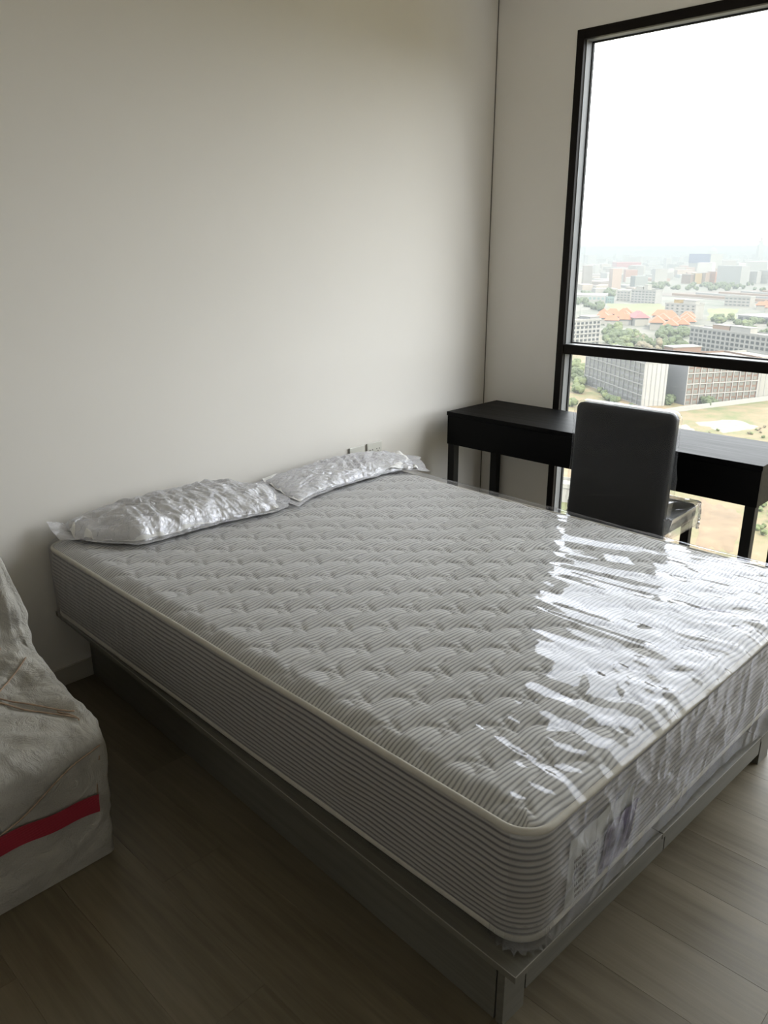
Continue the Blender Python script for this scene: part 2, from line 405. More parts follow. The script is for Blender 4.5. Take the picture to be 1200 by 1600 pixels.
# window
win = empty('window_1', (0, WY1, WZ0), kind='structure')
def wb(mb): # shift into window space
    mb.v = [(p[0], p[1]-WY1, p[2]-WZ0) for p in mb.v]; return mb
T = .036
wb(MB().box(-.004, .018, WY1-T, WY1, WZ0, WZ1)).build('frame_side', M['frame'], win, .0015)
wb(MB().box(-.004, .018, WY0, WY0+T, WZ0, WZ1)).build('frame_side', M['frame'], win, .0015)
wb(MB().box(-.004, .018, WY0+T, WY1-T, WZ1-T-.004, WZ1)).build('frame_head', M['frame'], win, .0015)
wb(MB().box(-.004, .018, WY0+T, WY1-T, WZ0, WZ0+.045)).build('frame_sill', M['frame'], win, .0015)
wb(MB().box(.002, .076, WY0+T, WY1-T-.003, .996, 1.041)).build('transom', M['frame'], win, .0015)
wb(MB().box(.006, .063, WY0+T, WY1-T-.003, 1.041, 1.0435)).build('transom_lit_top', M['jamb'], win, .0006, label='top ledge of the dark transom, coloured light grey as skylit')  # lit upper face of the transom, its light given as a paler colour
wb(MB().box(.018, .078, WY1-T-.003, WY1, WZ0, WZ1)).build('jamb', M['jamb'], win, label='inner side of the window frame, coloured grey as skylit')
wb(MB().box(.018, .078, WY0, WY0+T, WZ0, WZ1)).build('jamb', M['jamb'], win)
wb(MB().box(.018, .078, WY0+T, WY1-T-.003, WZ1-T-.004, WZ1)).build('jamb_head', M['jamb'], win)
mul = wb(MB().box(-.002, .075, -2.03, -1.985, WZ0+.045, .996).box(-.002, .075, -2.03, -1.985, 1.041, WZ1-T-.004)); mul.build('mullion', M['frame'], win)
g = MB()
for (a, b) in ((1.0435, WZ1-T-.004), (WZ0+.045, .996)):
    y0, y1 = -1.985, WY1-T-.003
    for bx_ in ((.064, .078, y1-.006, y1, a, b), (.064, .078, y0, y0+.006, a, b), (.064, .078, y0, y1, a, a+.006), (.064, .078, y0, y1, b-.006, b)): g.box(*bx_)
    y0, y1 = WY0+T, -2.03
    for bx_ in ((.064, .078, y1-.006, y1, a, b), (.064, .078, y0, y0+.006, a, b), (.064, .078, y0, y1, a, a+.006), (.064, .078, y0, y1, b-.006, b)): g.box(*bx_)
wb(g).build('gasket', M['gasket'], win)
for (y0, y1) in ((-1.985, WY1-T-.003), (WY0+T, -2.03)):
    for (a, b) in ((1.0435, WZ1-T-.004), (WZ0+.045, .996)):
        me = bpy.data.meshes.new('pane'); X = .071
        me.from_pydata([(X, y0-WY1, a-WZ0), (X, y1-WY1, a-WZ0), (X, y1-WY1, b-WZ0), (X, y0-WY1, b-WZ0)], [], [(0, 3, 2, 1)])
        link('pane', me, M['glass'], win)

# ------------------------------------------------------------------ socket and switch plates on the head wall
def plate(x0, x1, z1, name, label, cat, grp=None):
    t = empty(name, ((x0+x1)/2, 0, z1-.035), label=label, category=None) if False else empty(name, ((x0+x1)/2, 0, z1-.035), label=label, cat=cat)
    w = (x1-x0)/2
    MB().box(-w+.002, w-.002, -.007, 0, -.037, .033).build('shade_back', M['plate_edge'], t, .001)  # dark backing: shading of the plate's thickness put into the colour
    MB().box(-w, w, -.012, -.0062, -.035, .035).build('plate', M['plate'], t, .0022)
    return t, w
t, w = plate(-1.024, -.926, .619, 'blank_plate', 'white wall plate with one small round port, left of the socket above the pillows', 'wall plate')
MB().tube([(.004, -.0115, .004), (.004, -.0135, .004)], .007, 14).build('port_ring', M['plate'], t)
MB().tube([(-.022, -.0115, -.016), (-.022, -.0128, -.016)], .0035, 10).build('port_hole', M['hole'], t)
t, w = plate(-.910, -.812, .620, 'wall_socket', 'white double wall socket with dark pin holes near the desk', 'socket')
for sx in (-.024, .022):
    h = MB()
    for dx, dz in ((-.0085, .006), (.0085, .006), (0, -.004)): h.tube([(sx+dx, -.0115, dz-.004), (sx+dx, -.0125, dz-.004)], .0028, 8)
    h.build('pin_holes', M['hole'], t)

# ------------------------------------------------------------------ bed base (platform, turned 2.8 degrees)
BX, BY, BTH = -2.4520, -.0060, -.0490
BL, BW, BI, BF, BZ = 2.0078, 1.509, .102, .0942, .291
# exact head-left corner measured for the platform edge line
bed = empty('platform_bed', (BX, BY, 0), BTH, label='grey oak platform bed base under the large mattress', cat='bed')
def bb_(a0, a1, b0, b1, z0, z1): return MB().box(a0, a1, -b1, -b0, z0, z1)
for i, (a0, a1) in enumerate(((0, .5145), (.5165, 1.0285), (1.0305, BW))):
    bb_(a0, a1, 0.0, BL, BZ-.0165, BZ).build('deck_board', M['bedwood'], bed, .0012)
for i, (a0, a1) in enumerate(((0, .514), (.517, 1.028), (1.031, BW))):
    bb_(a0, a1, BL-.0006, BL+.0008, BZ-.0012, BZ+.0002).build('edge_band', M['edge'], bed)
bb_(-.0008, .0006, .0, BL, BZ-.0012, BZ+.0002).build('edge_band', M['edge'], bed)
bb_(BI, BI+.018, .02, BL-BF-.022, .003, BZ-.0165).build('side_panel', M['bedwood'], bed, .0008)
bb_(BW-BI-.018, BW-BI, .02, BL-BF-.022, .003, BZ-.0165).build('side_panel', M['bedwood'], bed, .0008)
bb_(BI, BW-BI, .003, .02, .003, BZ-.0165).build('head_panel', M['bedwood_x'], bed)
for a0 in (BI, BW-BI-.070):
    bb_(a0, a0+.070, BL-BF-.018, BL-BF, .0, BZ-.0165).build('corner_post', M['bedwood_x'], bed, .0008)
bb_(BI+.018, BW-BI-.018, BL-BF-.055, BL-BF-.04, .02, BZ-.0165).build('drawer_recess', M['gap'], bed)
for a0, a1 in ((BI+.075, .7495), (.7535, BW-BI-.075)):
    d = bb_(a0, a1, BL-BF-.018, BL-BF-.001, .040, BZ-.030).build('drawer', M['bedwood_x'], bed, .0008)
    bb_(a0+.02, a1-.02, BL-BF-.045, BL-BF-.018, .050, BZ-.06).build('drawer_box', M['bedwood_x'], d)

# ------------------------------------------------------------------ mattress
ZB, ZT = .2925, .556
mat_root = empty('mattress', (BX-.002, BY-.014, ZB), -.0256, label='striped grey and white quilted mattress sealed in clear plastic on the bed base', cat='mattress')
MW, ML = 1.500, 1.978
A0, B0 = .003, .003
def rrmap(a, b, W, L, r, ox=0.0):
    """square grid -> rectangle with round corners of radius r, pushed out by ox"""
    a = np.asarray(a, float); b = np.asarray(b, float)
    cx = np.clip(a, r, W-r); cy_ = np.clip(b, r, L-r); dx, dy = a-cx, b-cy_
    m = np.maximum(np.abs(dx), np.abs(dy)); l = np.hypot(dx, dy); k = np.where(l > 1e-9, m/np.maximum(l, 1e-9), 1.0)
    return cx+dx*k, cy_+dy*k
def perimeter(n_a, n_b):
    a = np.concatenate([np.linspace(0, 1, n_a, endpoint=False), np.ones(n_b), np.linspace(1, 0, n_a, endpoint=False), np.zeros(n_b)])
    b = np.concatenate([np.zeros(n_a), np.linspace(0, 1, n_b, endpoint=False), np.ones(n_a), np.linspace(1, 0, n_b, endpoint=False)])
    return a, b
def quilt(a, b):
    """rows of scallops staggered like scales, joined by short curved seams"""
    pu, pw = .112, .118
    a = a+.012*vnoise(a*5, b*5, 0, 3); b = b+.012*vnoise(a*5, b*5, 0, 4)
    u = (a-b)/math.sqrt(2)/pu+40; w = (a+b)/math.sqrt(2)/pw
    arc = lambda r: r+.34*np.power(np.abs(np.sin(np.pi*(w+.5*r))), .8)
    r = np.floor(u); r = np.where(u < arc(r), r-1, r)
    lo, hi = arc(r), arc(r+1); fr = np.clip((u-lo)/(hi-lo), 0, 1)
    wv = w+.5*r+.20*np.sin(2*np.pi*fr)*1.0
    return np.power(np.sin(np.pi*fr), .5)*np.power(np.abs(np.sin(np.pi*wv)), .38)
NA, NB = 340, 440
aa, bb2 = np.meshgrid(np.linspace(0, MW, NA), np.linspace(0, ML, NB), indexing='ij')
def edge_dist(a, b): return np.minimum(np.minimum(a, MW-a), np.minimum(b, ML-b))
X, Y = rrmap(aa, bb2, MW, ML, .062)
ed = np.clip(edge_dist(aa, bb2)/.055, 0, 1)
H = (ZT-ZB) - .015 + .015*np.sin(ed*np.pi/2) + .0105*quilt(aa, bb2)*np.clip(edge_dist(aa, bb2)/.05, 0, 1) + .004*vnoise(aa*2.3, bb2*2.3, 0, 9)
P = np.stack([X, -Y, H], -1)
link('quilted_top', grid_mesh('quilted_top', P, np.stack([aa, bb2], -1)), M['ticking_top'], mat_root)
pa, pb = perimeter(150, 200)
px_, py_ = rrmap(pa*MW, pb*ML, MW, ML, .062)
cxm, cym = np.clip(pa*MW, .062, MW-.062), np.clip(pb*ML, .062, ML-.062)
nx_, ny_ = pa*MW-cxm, pb*ML-cym
# outward normals along the rounded outline
tx, ty = np.roll(px_, -1)-np.roll(px_, 1), np.roll(py_, -1)-np.roll(py_, 1)
tl = np.hypot(tx, ty); nx_, ny_ = ty/tl, -tx/tl
per = np.cumsum(np.hypot(np.roll(px_, 1)-px_, np.roll(py_, 1)-py_))
nzs = 34; zz = np.linspace(0, 1, nzs)
H0 = ZT-ZB-.015
rows = []; uvs = []
for t_ in zz:
    bul = .010*math.sin(math.pi*t_)**.6 + .004*vnoise(per*2.5, t_*2, 0, 31)*math.sin(math.pi*t_) + .0035*vnoise(per*7+t_*3, t_*3, 0, 33)*math.sin(math.pi*t_)
    rows.append(np.stack([px_+nx_*bul, -(py_+ny_*bul), np.full_like(px_, .004+(H0-.004)*t_)], -1)); uvs.append(np.stack([per, np.full_like(per, t_*H0)], -1))
P = np.stack(rows, 0); P = np.concatenate([P, P[:, :1]], 1); U = np.stack(uvs, 0); U = np.concatenate([U, U[:, :1]], 1)
link('striped_border', grid_mesh('striped_border', P, U), M['ticking_side'], mat_root)
me = bpy.data.meshes.new('underside'); me.from_pydata([(x_, -y_, .004) for x_, y_ in zip(px_, py_)], [], [tuple(range(len(px_)))]); link('underside', me, M['backing'], mat_root)
def ring_tube(name, out_, z, ra, rb, m_, wob=.002):
    n = 8; rr = []
    for k in range(n):
        th_ = 2*math.pi*k/n; o_ = out_+ra*math.cos(th_); dz_ = wob*vnoise(per*3, 0, 0, 41)
        rr.append(np.stack([px_+nx_*o_, -(py_+ny_*o_), z+rb*math.sin(th_)+dz_], -1))
    P = np.stack(rr, 1); P = np.concatenate([P, P[:1]], 0)
    return link(name, grid_mesh(name, P, None, True), m_, mat_root)
ring_tube('piping', .0015, H0, .0065, .0080, M['piping'])
ring_tube('piping', .0015, .014, .006, .0085, M['piping'])
# the clear plastic bag over the mattress
F0 = .006
def film_top(a, b):
    """wrinkle height of the film over the top: long folds running towards the foot, stronger to the foot and the right"""
    fo = np.clip((b-.55)/1.1, 0, 1); ri = np.clip((a-.15)/.9, 0, 1)
    amp = .0015 + .0075*fo*(.45+.55*ri)
    wa = a + .07*vnoise(a*2.0, b*1.3, 0, 51) - .16*(b-1.0)*(a-.55)
    g1 = np.clip(.35+1.3*vnoise(a*2.3, b*1.7, 0, 61), 0, 1); g2 = np.clip(.2+1.6*vnoise(a*4.1, b*2.9, 0, 62), 0, 1); g3 = np.clip(-.05+1.9*vnoise(a*6, b*4.5, 0, 63), 0, 1)
    tri = lambda t: 2*np.abs(2*(t-np.floor(t))-1)-1
    wv = .8*vnoise(a*1.7, b*1.2, 0, 64)
    f = .0019*g1*tri(wa/.19+.9*wv+.35*b) + .0014*g2*tri(wa/.105-.55*b+1.5*wv+.4*vnoise(a*9, b*3, 0, 66)) + .0007*g3*tri(wa/.047+1.1*b+2*wv)
    f = f + .0009*g2*tri((a*.35+b*.94)/.23+vnoise(a*3, b*3, 0, 67)) + .0022*np.maximum(0, 1-np.abs(vnoise(wa*15, b*1.7, 0, 53))*3.5)**1.5*g3
    q = crumple(a, b, 0, 71, 6, 7.0)*np.clip((b-1.66)/.2, 0, 1)*.0040
    return F0 + (.35+1.15*fo*(.5+.5*ri))*f + q + .0030*vnoise(a*2.6, b*2.6, 0, 59)
ea, eb = np.meshgrid(np.linspace(0, 1, 330), np.linspace(0, 1, 430), indexing='ij')
OX = .011
fa, fb = ea*(MW+2*OX)-OX, eb*(ML+2*OX)-OX
X, Y = rrmap(fa+OX, fb+OX, MW+2*OX, ML+2*OX, .062); X = X-OX; Y = Y-OX
edg = np.clip(np.minimum(np.minimum(fa+OX, MW+OX-fa), np.minimum(fb+OX, ML+OX-fb))/.045, 0, 1)
ht = (ZT-ZB)+.0125 + film_top(fa, fb) - .022*(1-np.sin(edg*np.pi/2)) 
cov = link('plastic_bag', grid_mesh('plastic_bag', np.stack([X, -Y, ht], -1)), M['film'], mat_root, label='clear crinkled plastic film stretched over the mattress top')
def film_side(sel, name, m_, amp, nz_=60, hem=None, n=420, seed=0):
    """one hanging side of the bag; sel gives the outline stretch as fractions of the perimeter"""
    s0, s1 = sel; tt = np.linspace(s0, s1, n)
    PA = np.interp(tt, np.arange(len(per))/len(per), px_, period=1.0); PB = np.interp(tt, np.arange(len(per))/len(per), py_, period=1.0)
    NXx = np.interp(tt, np.arange(len(per))/len(per), nx_, period=1.0); NYy = np.interp(tt, np.arange(len(per))/len(per), ny_, period=1.0)
    pr = np.interp(tt, np.arange(len(per))/len(per), per)
    rows = []
    for t_ in np.linspace(0, 1, nz_):
        z = (ZT-ZB-.008)*(1-t_) + .006*t_
        hb = hem(pr) if hem is not None else 0.0
        w_ = 1-np.abs(vnoise(pr*9+t_*1.5, t_*1.3, 0, 81+seed)); w2 = 1-np.abs(vnoise(pr*24-t_*2.0, t_*3.5, 0, 82+seed))
        w3 = crumple(pr, np.full_like(pr, t_*.27), 0, 90+seed, 6, 8.0)
        o_ = OX+.003 + amp*(.8*w_**2+.5*w2**3)*(.35+.65*math.sin(math.pi*min(1, t_*1.1))**.7) + amp*.45*w3*math.sin(math.pi*(.06+.9*t_)) + hb*t_**2.5
        rows.append(np.stack([PA+NXx*o_, -(PB+NYy*o_), np.full_like(PA, z)+.0*pr], -1))
    return link(name, grid_mesh(name, np.stack(rows, 0)), m_, cov)
NP = len(per); fr_ = lambda i: i/NP
# outline order: head edge (150), right edge (200), foot edge (150, from right to left), left edge (200)
foot0, foot1 = (350-5)/NP, (500+4)/NP
film_side((foot0, foot1), 'film_drop', M['film_foot'], .012, 60, lambda s_: .004+.050*np.exp(-((s_-per[350]-.42)/.13)**2)*(1+.4*vnoise(s_*14, 0, 0, 95)), seed=1).__setitem__('label', 'milky loose film hanging down the foot end')
film_side((foot1, 1.0), 'film_drop', M['film_side'], .0018, 30, None, 420, 5)
film_side((0.0, 150/NP), 'film_drop', M['film_side'], .003, 20, None, 200, 7)
film_side((150/NP, foot0), 'film_drop', M['film_side'], .004, 30, None, 300, 9)
# gathered tip of the bag at the near corner
tip = MB(); nf = 11
def local_corner(a, b, z): return (a, -b, z)
base_a, base_b = .030, ML-.024
pts = []
for k in range(nf+1):
    ang = math.radians(100+k*17); rr_ = .030+.030*(k % 2)
    pts.append(k)
tn, tm = 26, 14; g_ = np.zeros((tn, tm, 3))
for i in range(tn):
    s_ = i/(tn-1)*math.pi*.62 + math.pi*.44                # around the outer corner, from foot side to left side
    for j in range(tm):
        q = j/(tm-1)
        ro = OX*.7+.064 + q*.016*(math.sin((s_-math.pi*.44)/(math.pi*.62)*math.pi)**1.6) + .008*math.sin(i*2.4+q*3)*q
        g_[i, j] = (.064+ro*math.cos(s_+.0), -(ML-.064+ro*math.sin(s_)), .045*(1-q)**1.4+.001+.004*math.sin(i*1.7+2*q)*(1-q))
link('film_tip', grid_mesh('film_tip', g_), M['film_foot'], cov)
# printed paper label behind the film at the foot end, and the fine print on it
def foot_patch(a0, a1, z0, z1, off, name, m_, skew=0.0, parent=mat_root):
    me = bpy.data.meshes.new(name); n = 10; v = []; f = []
    for i in range(n+1):
        a = a0+(a1-a0)*i/n
        for z, sk in ((z0, 0), (z1, skew)):
            t_ = min(1, max(0, z/H0)); bul = .010*math.sin(math.pi*t_)**.6
            aa_ = a+sk; v.append((aa_, -(ML+bul+off+.0015*math.sin(i*1.9)), z))
    for i in range(n): f.append((2*i, 2*i+2, 2*i+3, 2*i+1))
    me.from_pydata(v, [], f); return link(name, me, m_, parent)
def label_mat():
    m, nt, out = mat('printed_photo_label'); v = coords(nt, 'Object', (1, 1, 1), (0, .5, 0))
    n = noise(nt, v, 16, 3, .5, 1.0)
    c = ramp(nt, [(.35, (.035, .030, .06)), (.5, (.10, .09, .16)), (.62, (.22, .20, .30)), (.72, (.55, .55, .62))], n)
    pbsdf(nt, out, c, .4); return m
M['label'] = label_mat()
M['label_white'] = simple('label_paper', (.50, .51, .50), .6, .06, 30, .1)
M['ink'] = simple('printed_ink', (.06, .04, .05), .6, .1, 60, 0)
lb = foot_patch(.105, .335, .035, .195, .006, 'care_label', M['label_white'])
foot_patch(.215, .330, .045, .155, .0085, 'picture_print', M['label'], .018, lb)
ink = MB(); g_r = random.Random(3)
for r_ in range(7):
    a = .113+.002*r_
    while a < .195:
        w_ = g_r.choice((.003, .004, .0055)); h_ = .0075; z = .145-r_*.0145
        off = ML+.010+.0100
        kx = g_r.random()
        ink.box(a, a+.0010, -off-.0006, -off, z, z+h_)
        ink.box(a, a+w_, -off-.0006, -off, z+h_*(.1 if kx < .5 else .8), z+h_*(.1 if kx < .5 else .8)+.0010)
        if kx > .3: ink.box(a+w_-.001, a+w_, -off-.0006, -off, z, z+h_*.8)
        a += w_+.0022
ink.build('fine_print', M['ink'], lb, kind='stuff')

# ------------------------------------------------------------------ pillows in plastic bags
def pillow(name, fl_, bk, ztop, label, seed, rise, amp, z0=ZT+.020, flap=.065, n=300, m_=180):
    """fl_: front outline points (x,y), bk: back outline (x,y), both from left to right"""
    root = empty(name, (np.mean([p[0] for p in fl_]), np.mean([p[1] for p in fl_+bk]), z0), label=label, cat='pillow')
    ox, oy = root.location[0], root.location[1]
    s = np.linspace(0, 1, n)
    def poly(pts):
        p = np.array(pts); d = np.concatenate([[0], np.cumsum(np.hypot(*np.diff(p[:, :2], axis=0).T))]); d /= d[-1]
        k = np.ones(9)/9
        q = [np.interp(s, d, p[:, i]) for i in range(p.shape[1])]
        return [np.concatenate([a[:4], np.convolve(a, k, 'valid'), a[-4:]]) for a in q]
    fx, fy = poly(fl_)[:2]; bx_, by_ = poly(bk)[:2]
    S, Tt = np.meshgrid(s, np.linspace(0, 1, m_), indexing='ij')
    X = fx[:, None]*(1-Tt)+bx_[:, None]*Tt; Y = fy[:, None]*(1-Tt)+by_[:, None]*Tt
    lift = rise(S, Tt)
    # body inside a thin flap rim
    su = np.clip((S-flap)/(1-2*flap), 0, 1); tv = np.clip((Tt-.07)/(.90), 0, 1)
    body = (np.clip(4*su*(1-su), 0, 1)**.42)*(np.clip(4*tv*(1-tv), 0, 1)**.5)
    cr_ = crumple(X, Y, 0, seed, 10, 12.0)
    top = lift + ztop*body + amp*cr_*(.25+.75*body) + .004
    bot = lift + .0010 + .004*np.abs(cr_)*(1-body)
    top = np.maximum(top, bot+.0015)
    X2 = X + .016*fbm(X*8, Y*8, 0, seed+3, 4)*(.7+.3*body); Y2 = Y+.020*fbm(X*8, Y*8, 0, seed+4, 4)*(.7+.3*body)
    lift = lift + (1-body)*.022*np.clip(crumple(X, Y, 0, seed+9, 5, 6.0)+.25, 0, 1)
    Y2 = np.minimum(Y2, -.018)
    # ragged rim
    top_me = grid_mesh('bag_film', np.stack([X2-ox, Y2-oy, top], -1)); 
    bag = link('bag', top_me, M['bag'], root, label='crinkled translucent plastic bag')
    link('bag_underside', grid_mesh('bag_underside', np.stack([X2-ox, Y2-oy, bot], -1)[:, ::-1][::3, ::3]), M['bag'], bag)
    inner = lift + (ztop*body + amp*.55*cr_)*.93 - .002
    msk = np.maximum(inner, lift+.001)
    sl_ = (slice(int(n*flap)-2, n-int(n*flap)+2, 1), slice(int(m_*.07), int(m_*.97), 1))
    link('cushion', grid_mesh('cushion', np.stack([X2-ox, Y2-oy, msk], -1)[sl_]), M['pillow'], root)
    return root
pillow('bagged_pillow',
       [(-2.44, -.10), (-2.37, -.195), (-2.28, -.316), (-2.15, -.350), (-2.025, -.361), (-1.93, -.352), (-1.834, -.363), (-1.75, -.395), (-1.690, -.376)],
       [(-2.45, -.040), (-2.2, -.03), (-2.0, -.03), (-1.8, -.03), (-1.60, -.13), (-1.575, -.20)],
       .086, 'white pillow in crinkled plastic bag at the mattress corner farthest from the desk', 101,
       lambda S, T: .055*np.clip(1-S/.16, 0, 1)*T + .010*T*np.sin(np.pi*S), .024)
pillow('bagged_pillow',
       [(-1.668, -.405), (-1.60, -.372), (-1.53, -.345), (-1.439, -.345), (-1.30, -.330), (-1.132, -.325), (-1.03, -.345), (-.950, -.445)],
       [(-1.60, -.045), (-1.42, -.04), (-1.2, -.045), (-1.0, -.06), (-.88, -.10), (-.80, -.22)],
       .036, 'white pillow in crinkled plastic bag lying nearer the desk below the socket', 202,
       lambda S, T: .018*T*np.sin(np.pi*S), .016)

# ------------------------------------------------------------------ desk
dk = empty('desk', (-.21, -.85, 0), label='long black desk with drawer front standing along the window wall', cat='desk')
DX0, DX1, DY0, DY1, DZT, DZB = -.421, .006-.012, -1.618, -.094, .717, .551
def dbox(x0, x1, y0, y1, z0, z1): return MB().box(x0+.21, x1+.21, y0+.85, y1+.85, z0, z1)
dbox(DX0-.004, DX1, DY0-.003, DY1+.003, DZT-.020, DZT).build('desktop', M['desk'], dk, .0012)
dbox(DX0+.014, DX1, DY1-.016, DY1, DZB, DZT-.020).build('side_panel', M['desk'], dk)
dbox(DX0+.014, DX1, DY0, DY0+.016, DZB, DZT-.020).build('side_panel', M['desk'], dk)
dbox(DX1-.016, DX1, DY0+.016, DY1-.016, DZB, DZT-.020).build('back_panel', M['desk'], dk)
dbox(DX0+.018, DX1-.016, DY0+.016, DY1-.016, DZB, DZB+.012).build('bottom_panel', M['desk'], dk)
ym = (DY0+DY1)/2
for (a, b) in ((DY0, ym-.0012), (ym+.0012, DY1)):
    dbox(DX0, DX0+.014, a, b, DZB, DZT-.0215).build('drawer_front', M['desk'], dk, .0012)
for lx in (DX0+.002, DX1-.045):
    for ly in (DY0+.004, DY1-.045):
        dbox(lx, lx+.040, ly, ly+.040, 0, DZB).build('leg', M['leg_black'], dk, .0015)

# ------------------------------------------------------------------ chair
ch = empty('dining_chair', (-.50, -1.165, 0), label='black high-backed chair still wrapped in thin plastic, pushed to the desk', cat='chair')
def soft(x0, x1, y0, y1, z0, z1, b, sub=1):
    mb = MB().box(x0, x1, y0, y1, z0, z1); return mb.mesh('soft', b, 5)
CY = -1.165
def rounded_panel(w, h0, h1, t, r, lean=0.0, nn=40, swell=.006, puff=0.0):
    """upright cushioned panel, width w across y, between heights, thickness t, corners r"""
    pts = []
    for (cx_, cz_, a0) in ((w/2-r, h1-r, 0), (-w/2+r, h1-r, 90), (-w/2+r*.4, h0+r*.4, 180), (w/2-r*.4, h0+r*.4, 270)):
        rr_ = r if a0 < 180 else r*.4
        for k in range(7): a = math.radians(a0+k*15); pts.append((cx_+rr_*math.cos(a), cz_+rr_*math.sin(a)))
    # densify
    dense = []
    for i in range(len(pts)):
        p, q = pts[i], pts[(i+1) % len(pts)]; d = math.hypot(q[0]-p[0], q[1]-p[1]); k = max(1, int(d/.02))
        dense += [(p[0]+(q[0]-p[0])*j/k, p[1]+(q[1]-p[1])*j/k) for j in range(k)]
    c = (0, (h0+h1)/2); v = []; n = len(dense); rows = []
    prof = [(1, 0), (.995, .25), (1, .5), (.995, .75), (1, 1)]
    seq = [(.0, -.5-.0), (.3, -.5), (.6, -.5), (.85, -.495), (.96, -.46), (1, -.32), (1.006, 0), (1, .32), (.96, .46), (.85, .495), (.6, .5), (.3, .5), (0, .5)]
    for (k, th_) in seq:
        row = []
        for (yy, zz_) in dense:
            y_, z_ = c[0]+(yy-c[0])*k, c[1]+(zz_-c[1])*k
            if k > .8:                       # keep the rim width constant rather than scaled
                m_ = (1-k)/.2*.05; y_ = yy-math.copysign(min(abs(yy), m_), yy)*1.0; z_ = zz_-math.copysign(min(abs(zz_-c[1]), m_), zz_-c[1])
            row.append((th_*t + lean*(z_-h0), y_, z_))
        rows.append(row)
    return np.array(rows)
back = rounded_panel(.410, .402, .912, .050, .028, .035)
def add_noise(A, amp, s, f=6.0):
    w_ = crumple(A[..., 1]*1.0, A[..., 2], 0, s, 7, f); B = A.copy(); c = A.mean(axis=(0, 1)); 
    B[..., 0] += amp*w_*np.sign(A[..., 0]-A[..., 0].mean()); return B
P = back.copy(); P[..., 0] += -.165
link('backrest', grid_mesh('backrest', P, None, True), M['leather'], ch)
# wrap: same panel, a little larger, with folds
W = rounded_panel(.424, .398, .920, .060, .034, .035)
big = np.zeros((W.shape[0], W.shape[1], 3)); big[:] = W
dn = []
for A in (W,):
    # resample finer between rings for folds
    rows = []
    for i in range(len(A)-1):
        kk = 14 if i in (0, 1, 2, 9, 10, 11) else 3
        for j in range(kk): rows.append(A[i]*(1-j/kk)+A[i+1]*j/kk)
    rows.append(A[-1]); dn = np.array(rows)
yy, zz_ = dn[..., 1], dn[..., 2]
fold = .0050*(1-np.abs(vnoise(yy*5+zz_*3, zz_*22+yy*5, 0, 131)))**3 + .0025*crumple(yy, zz_, 0, 133, 6, 9.0)
rim = np.clip((np.abs(yy)-.185)/.02, 0, 1)
dn[..., 0] += -.165 + fold*np.sign(dn[..., 0]-.035*(zz_-.398)+1e-6)
dn[..., 1] += rim*np.sign(yy)*(.006*vnoise(zz_*18, yy*0+dn[..., 0]*20, 0, 137)+.003+.010*np.exp(-((zz_-.62)/.10)**2)*(yy < 0))
link('plastic_wrap', grid_mesh('plastic_wrap', dn, None, True), M['wrap_chair'], ch, label='thin clear plastic wrap around the chair back')
# seat
seat = MB().box(-.160, .150, -.205, .205, .425, .500).mesh('seat', .022, 4); so = link('seat', seat, M['leather'], ch, True)
M['wrap_seat'] = film('seat_wrap_film', base=.05, gain=1.0, milk=.30, rough=.10, bs=16, bstr=.5, bdist=.004, milkcol=(.6, .62, .64))
sn, sm = 120, 60; th_ = np.linspace(0, 2*math.pi, sn, endpoint=False); tz = np.linspace(0, 1, sm)
sg = np.zeros((sm, sn, 3))
for j, q in enumerate(tz):
    # profile from centre of the top, over the edge, down to a gathered hem
    if q < .45: rr_ = q/.45; z_ = .505
    elif q < .6: k = (q-.45)/.15; rr_ = 1+.02*math.sin(k*math.pi/2); z_ = .505-.012*k
    else: k = (q-.6)/.4; rr_ = 1.02+.015*k; z_ = .493-.095*k
    c_, s_ = np.cos(th_), np.sin(th_); e = .12
    sx = np.sign(c_)*np.abs(c_)**e; sy = np.sign(s_)*np.abs(s_)**e
    wv = np.maximum(0, 1-np.abs(vnoise(th_*9+q*6, q*5, 0, 141)))**2
    z_ = z_ + (.018*vnoise(th_*2.2, 0, 0, 144)*max(0, q-.6)/.4) + .005*wv
    sg[j, :, 0] = -.005+.158*sx*rr_+.008*wv*sx*(q > .4); sg[j, :, 1] = .210*sy*rr_+.010*wv*sy*(q > .4); sg[j, :, 2] = z_
link('seat_wrap', grid_mesh('seat_wrap', sg, None, True), M['wrap_seat'], ch, label='crinkled clear plastic gathered over the seat')
for lx in (-.155, .112):
    for ly in (-.195, .160):
        MB().box(lx, lx+.032, ly, ly+.035, 0, .430).build('leg', M['leg_black'], ch, .002)

# ------------------------------------------------------------------ wrapped armchair on the left
arm = empty('wrapped_armchair', (-3.1, -.55, 0), label='armchair bundled in pale woven sacking tied with string, red stripe on its front', cat='armchair')
prof = [(-.905, .004), (-.908, .12), (-.925, .26), (-.948, .37), (-.925, .405), (-.86, .425), (-.78, .435), (-.69, .452), (-.625, .490), (-.585, .56), (-.565, .64), (-.545, .70), (-.53, .76), (-.50, .80), (-.42, .825), (-.30, .80), (-.22, .70), (-.19, .40), (-.17, .10), (-.165, .004)]
pp = np.array(prof); d = np.concatenate([[0], np.cumsum(np.hypot(*np.diff(pp, axis=0).T))]); d /= d[-1]
NS, NX = 340, 300
sv = np.linspace(0, 1, NS); py2 = np.interp(sv, d, pp[:, 0]); pz2 = np.interp(sv, d, pp[:, 1])
k = np.ones(7)/7; py2[3:-3] = np.convolve(py2, k, 'valid'); pz2[3:-3] = np.convolve(pz2, k, 'valid')
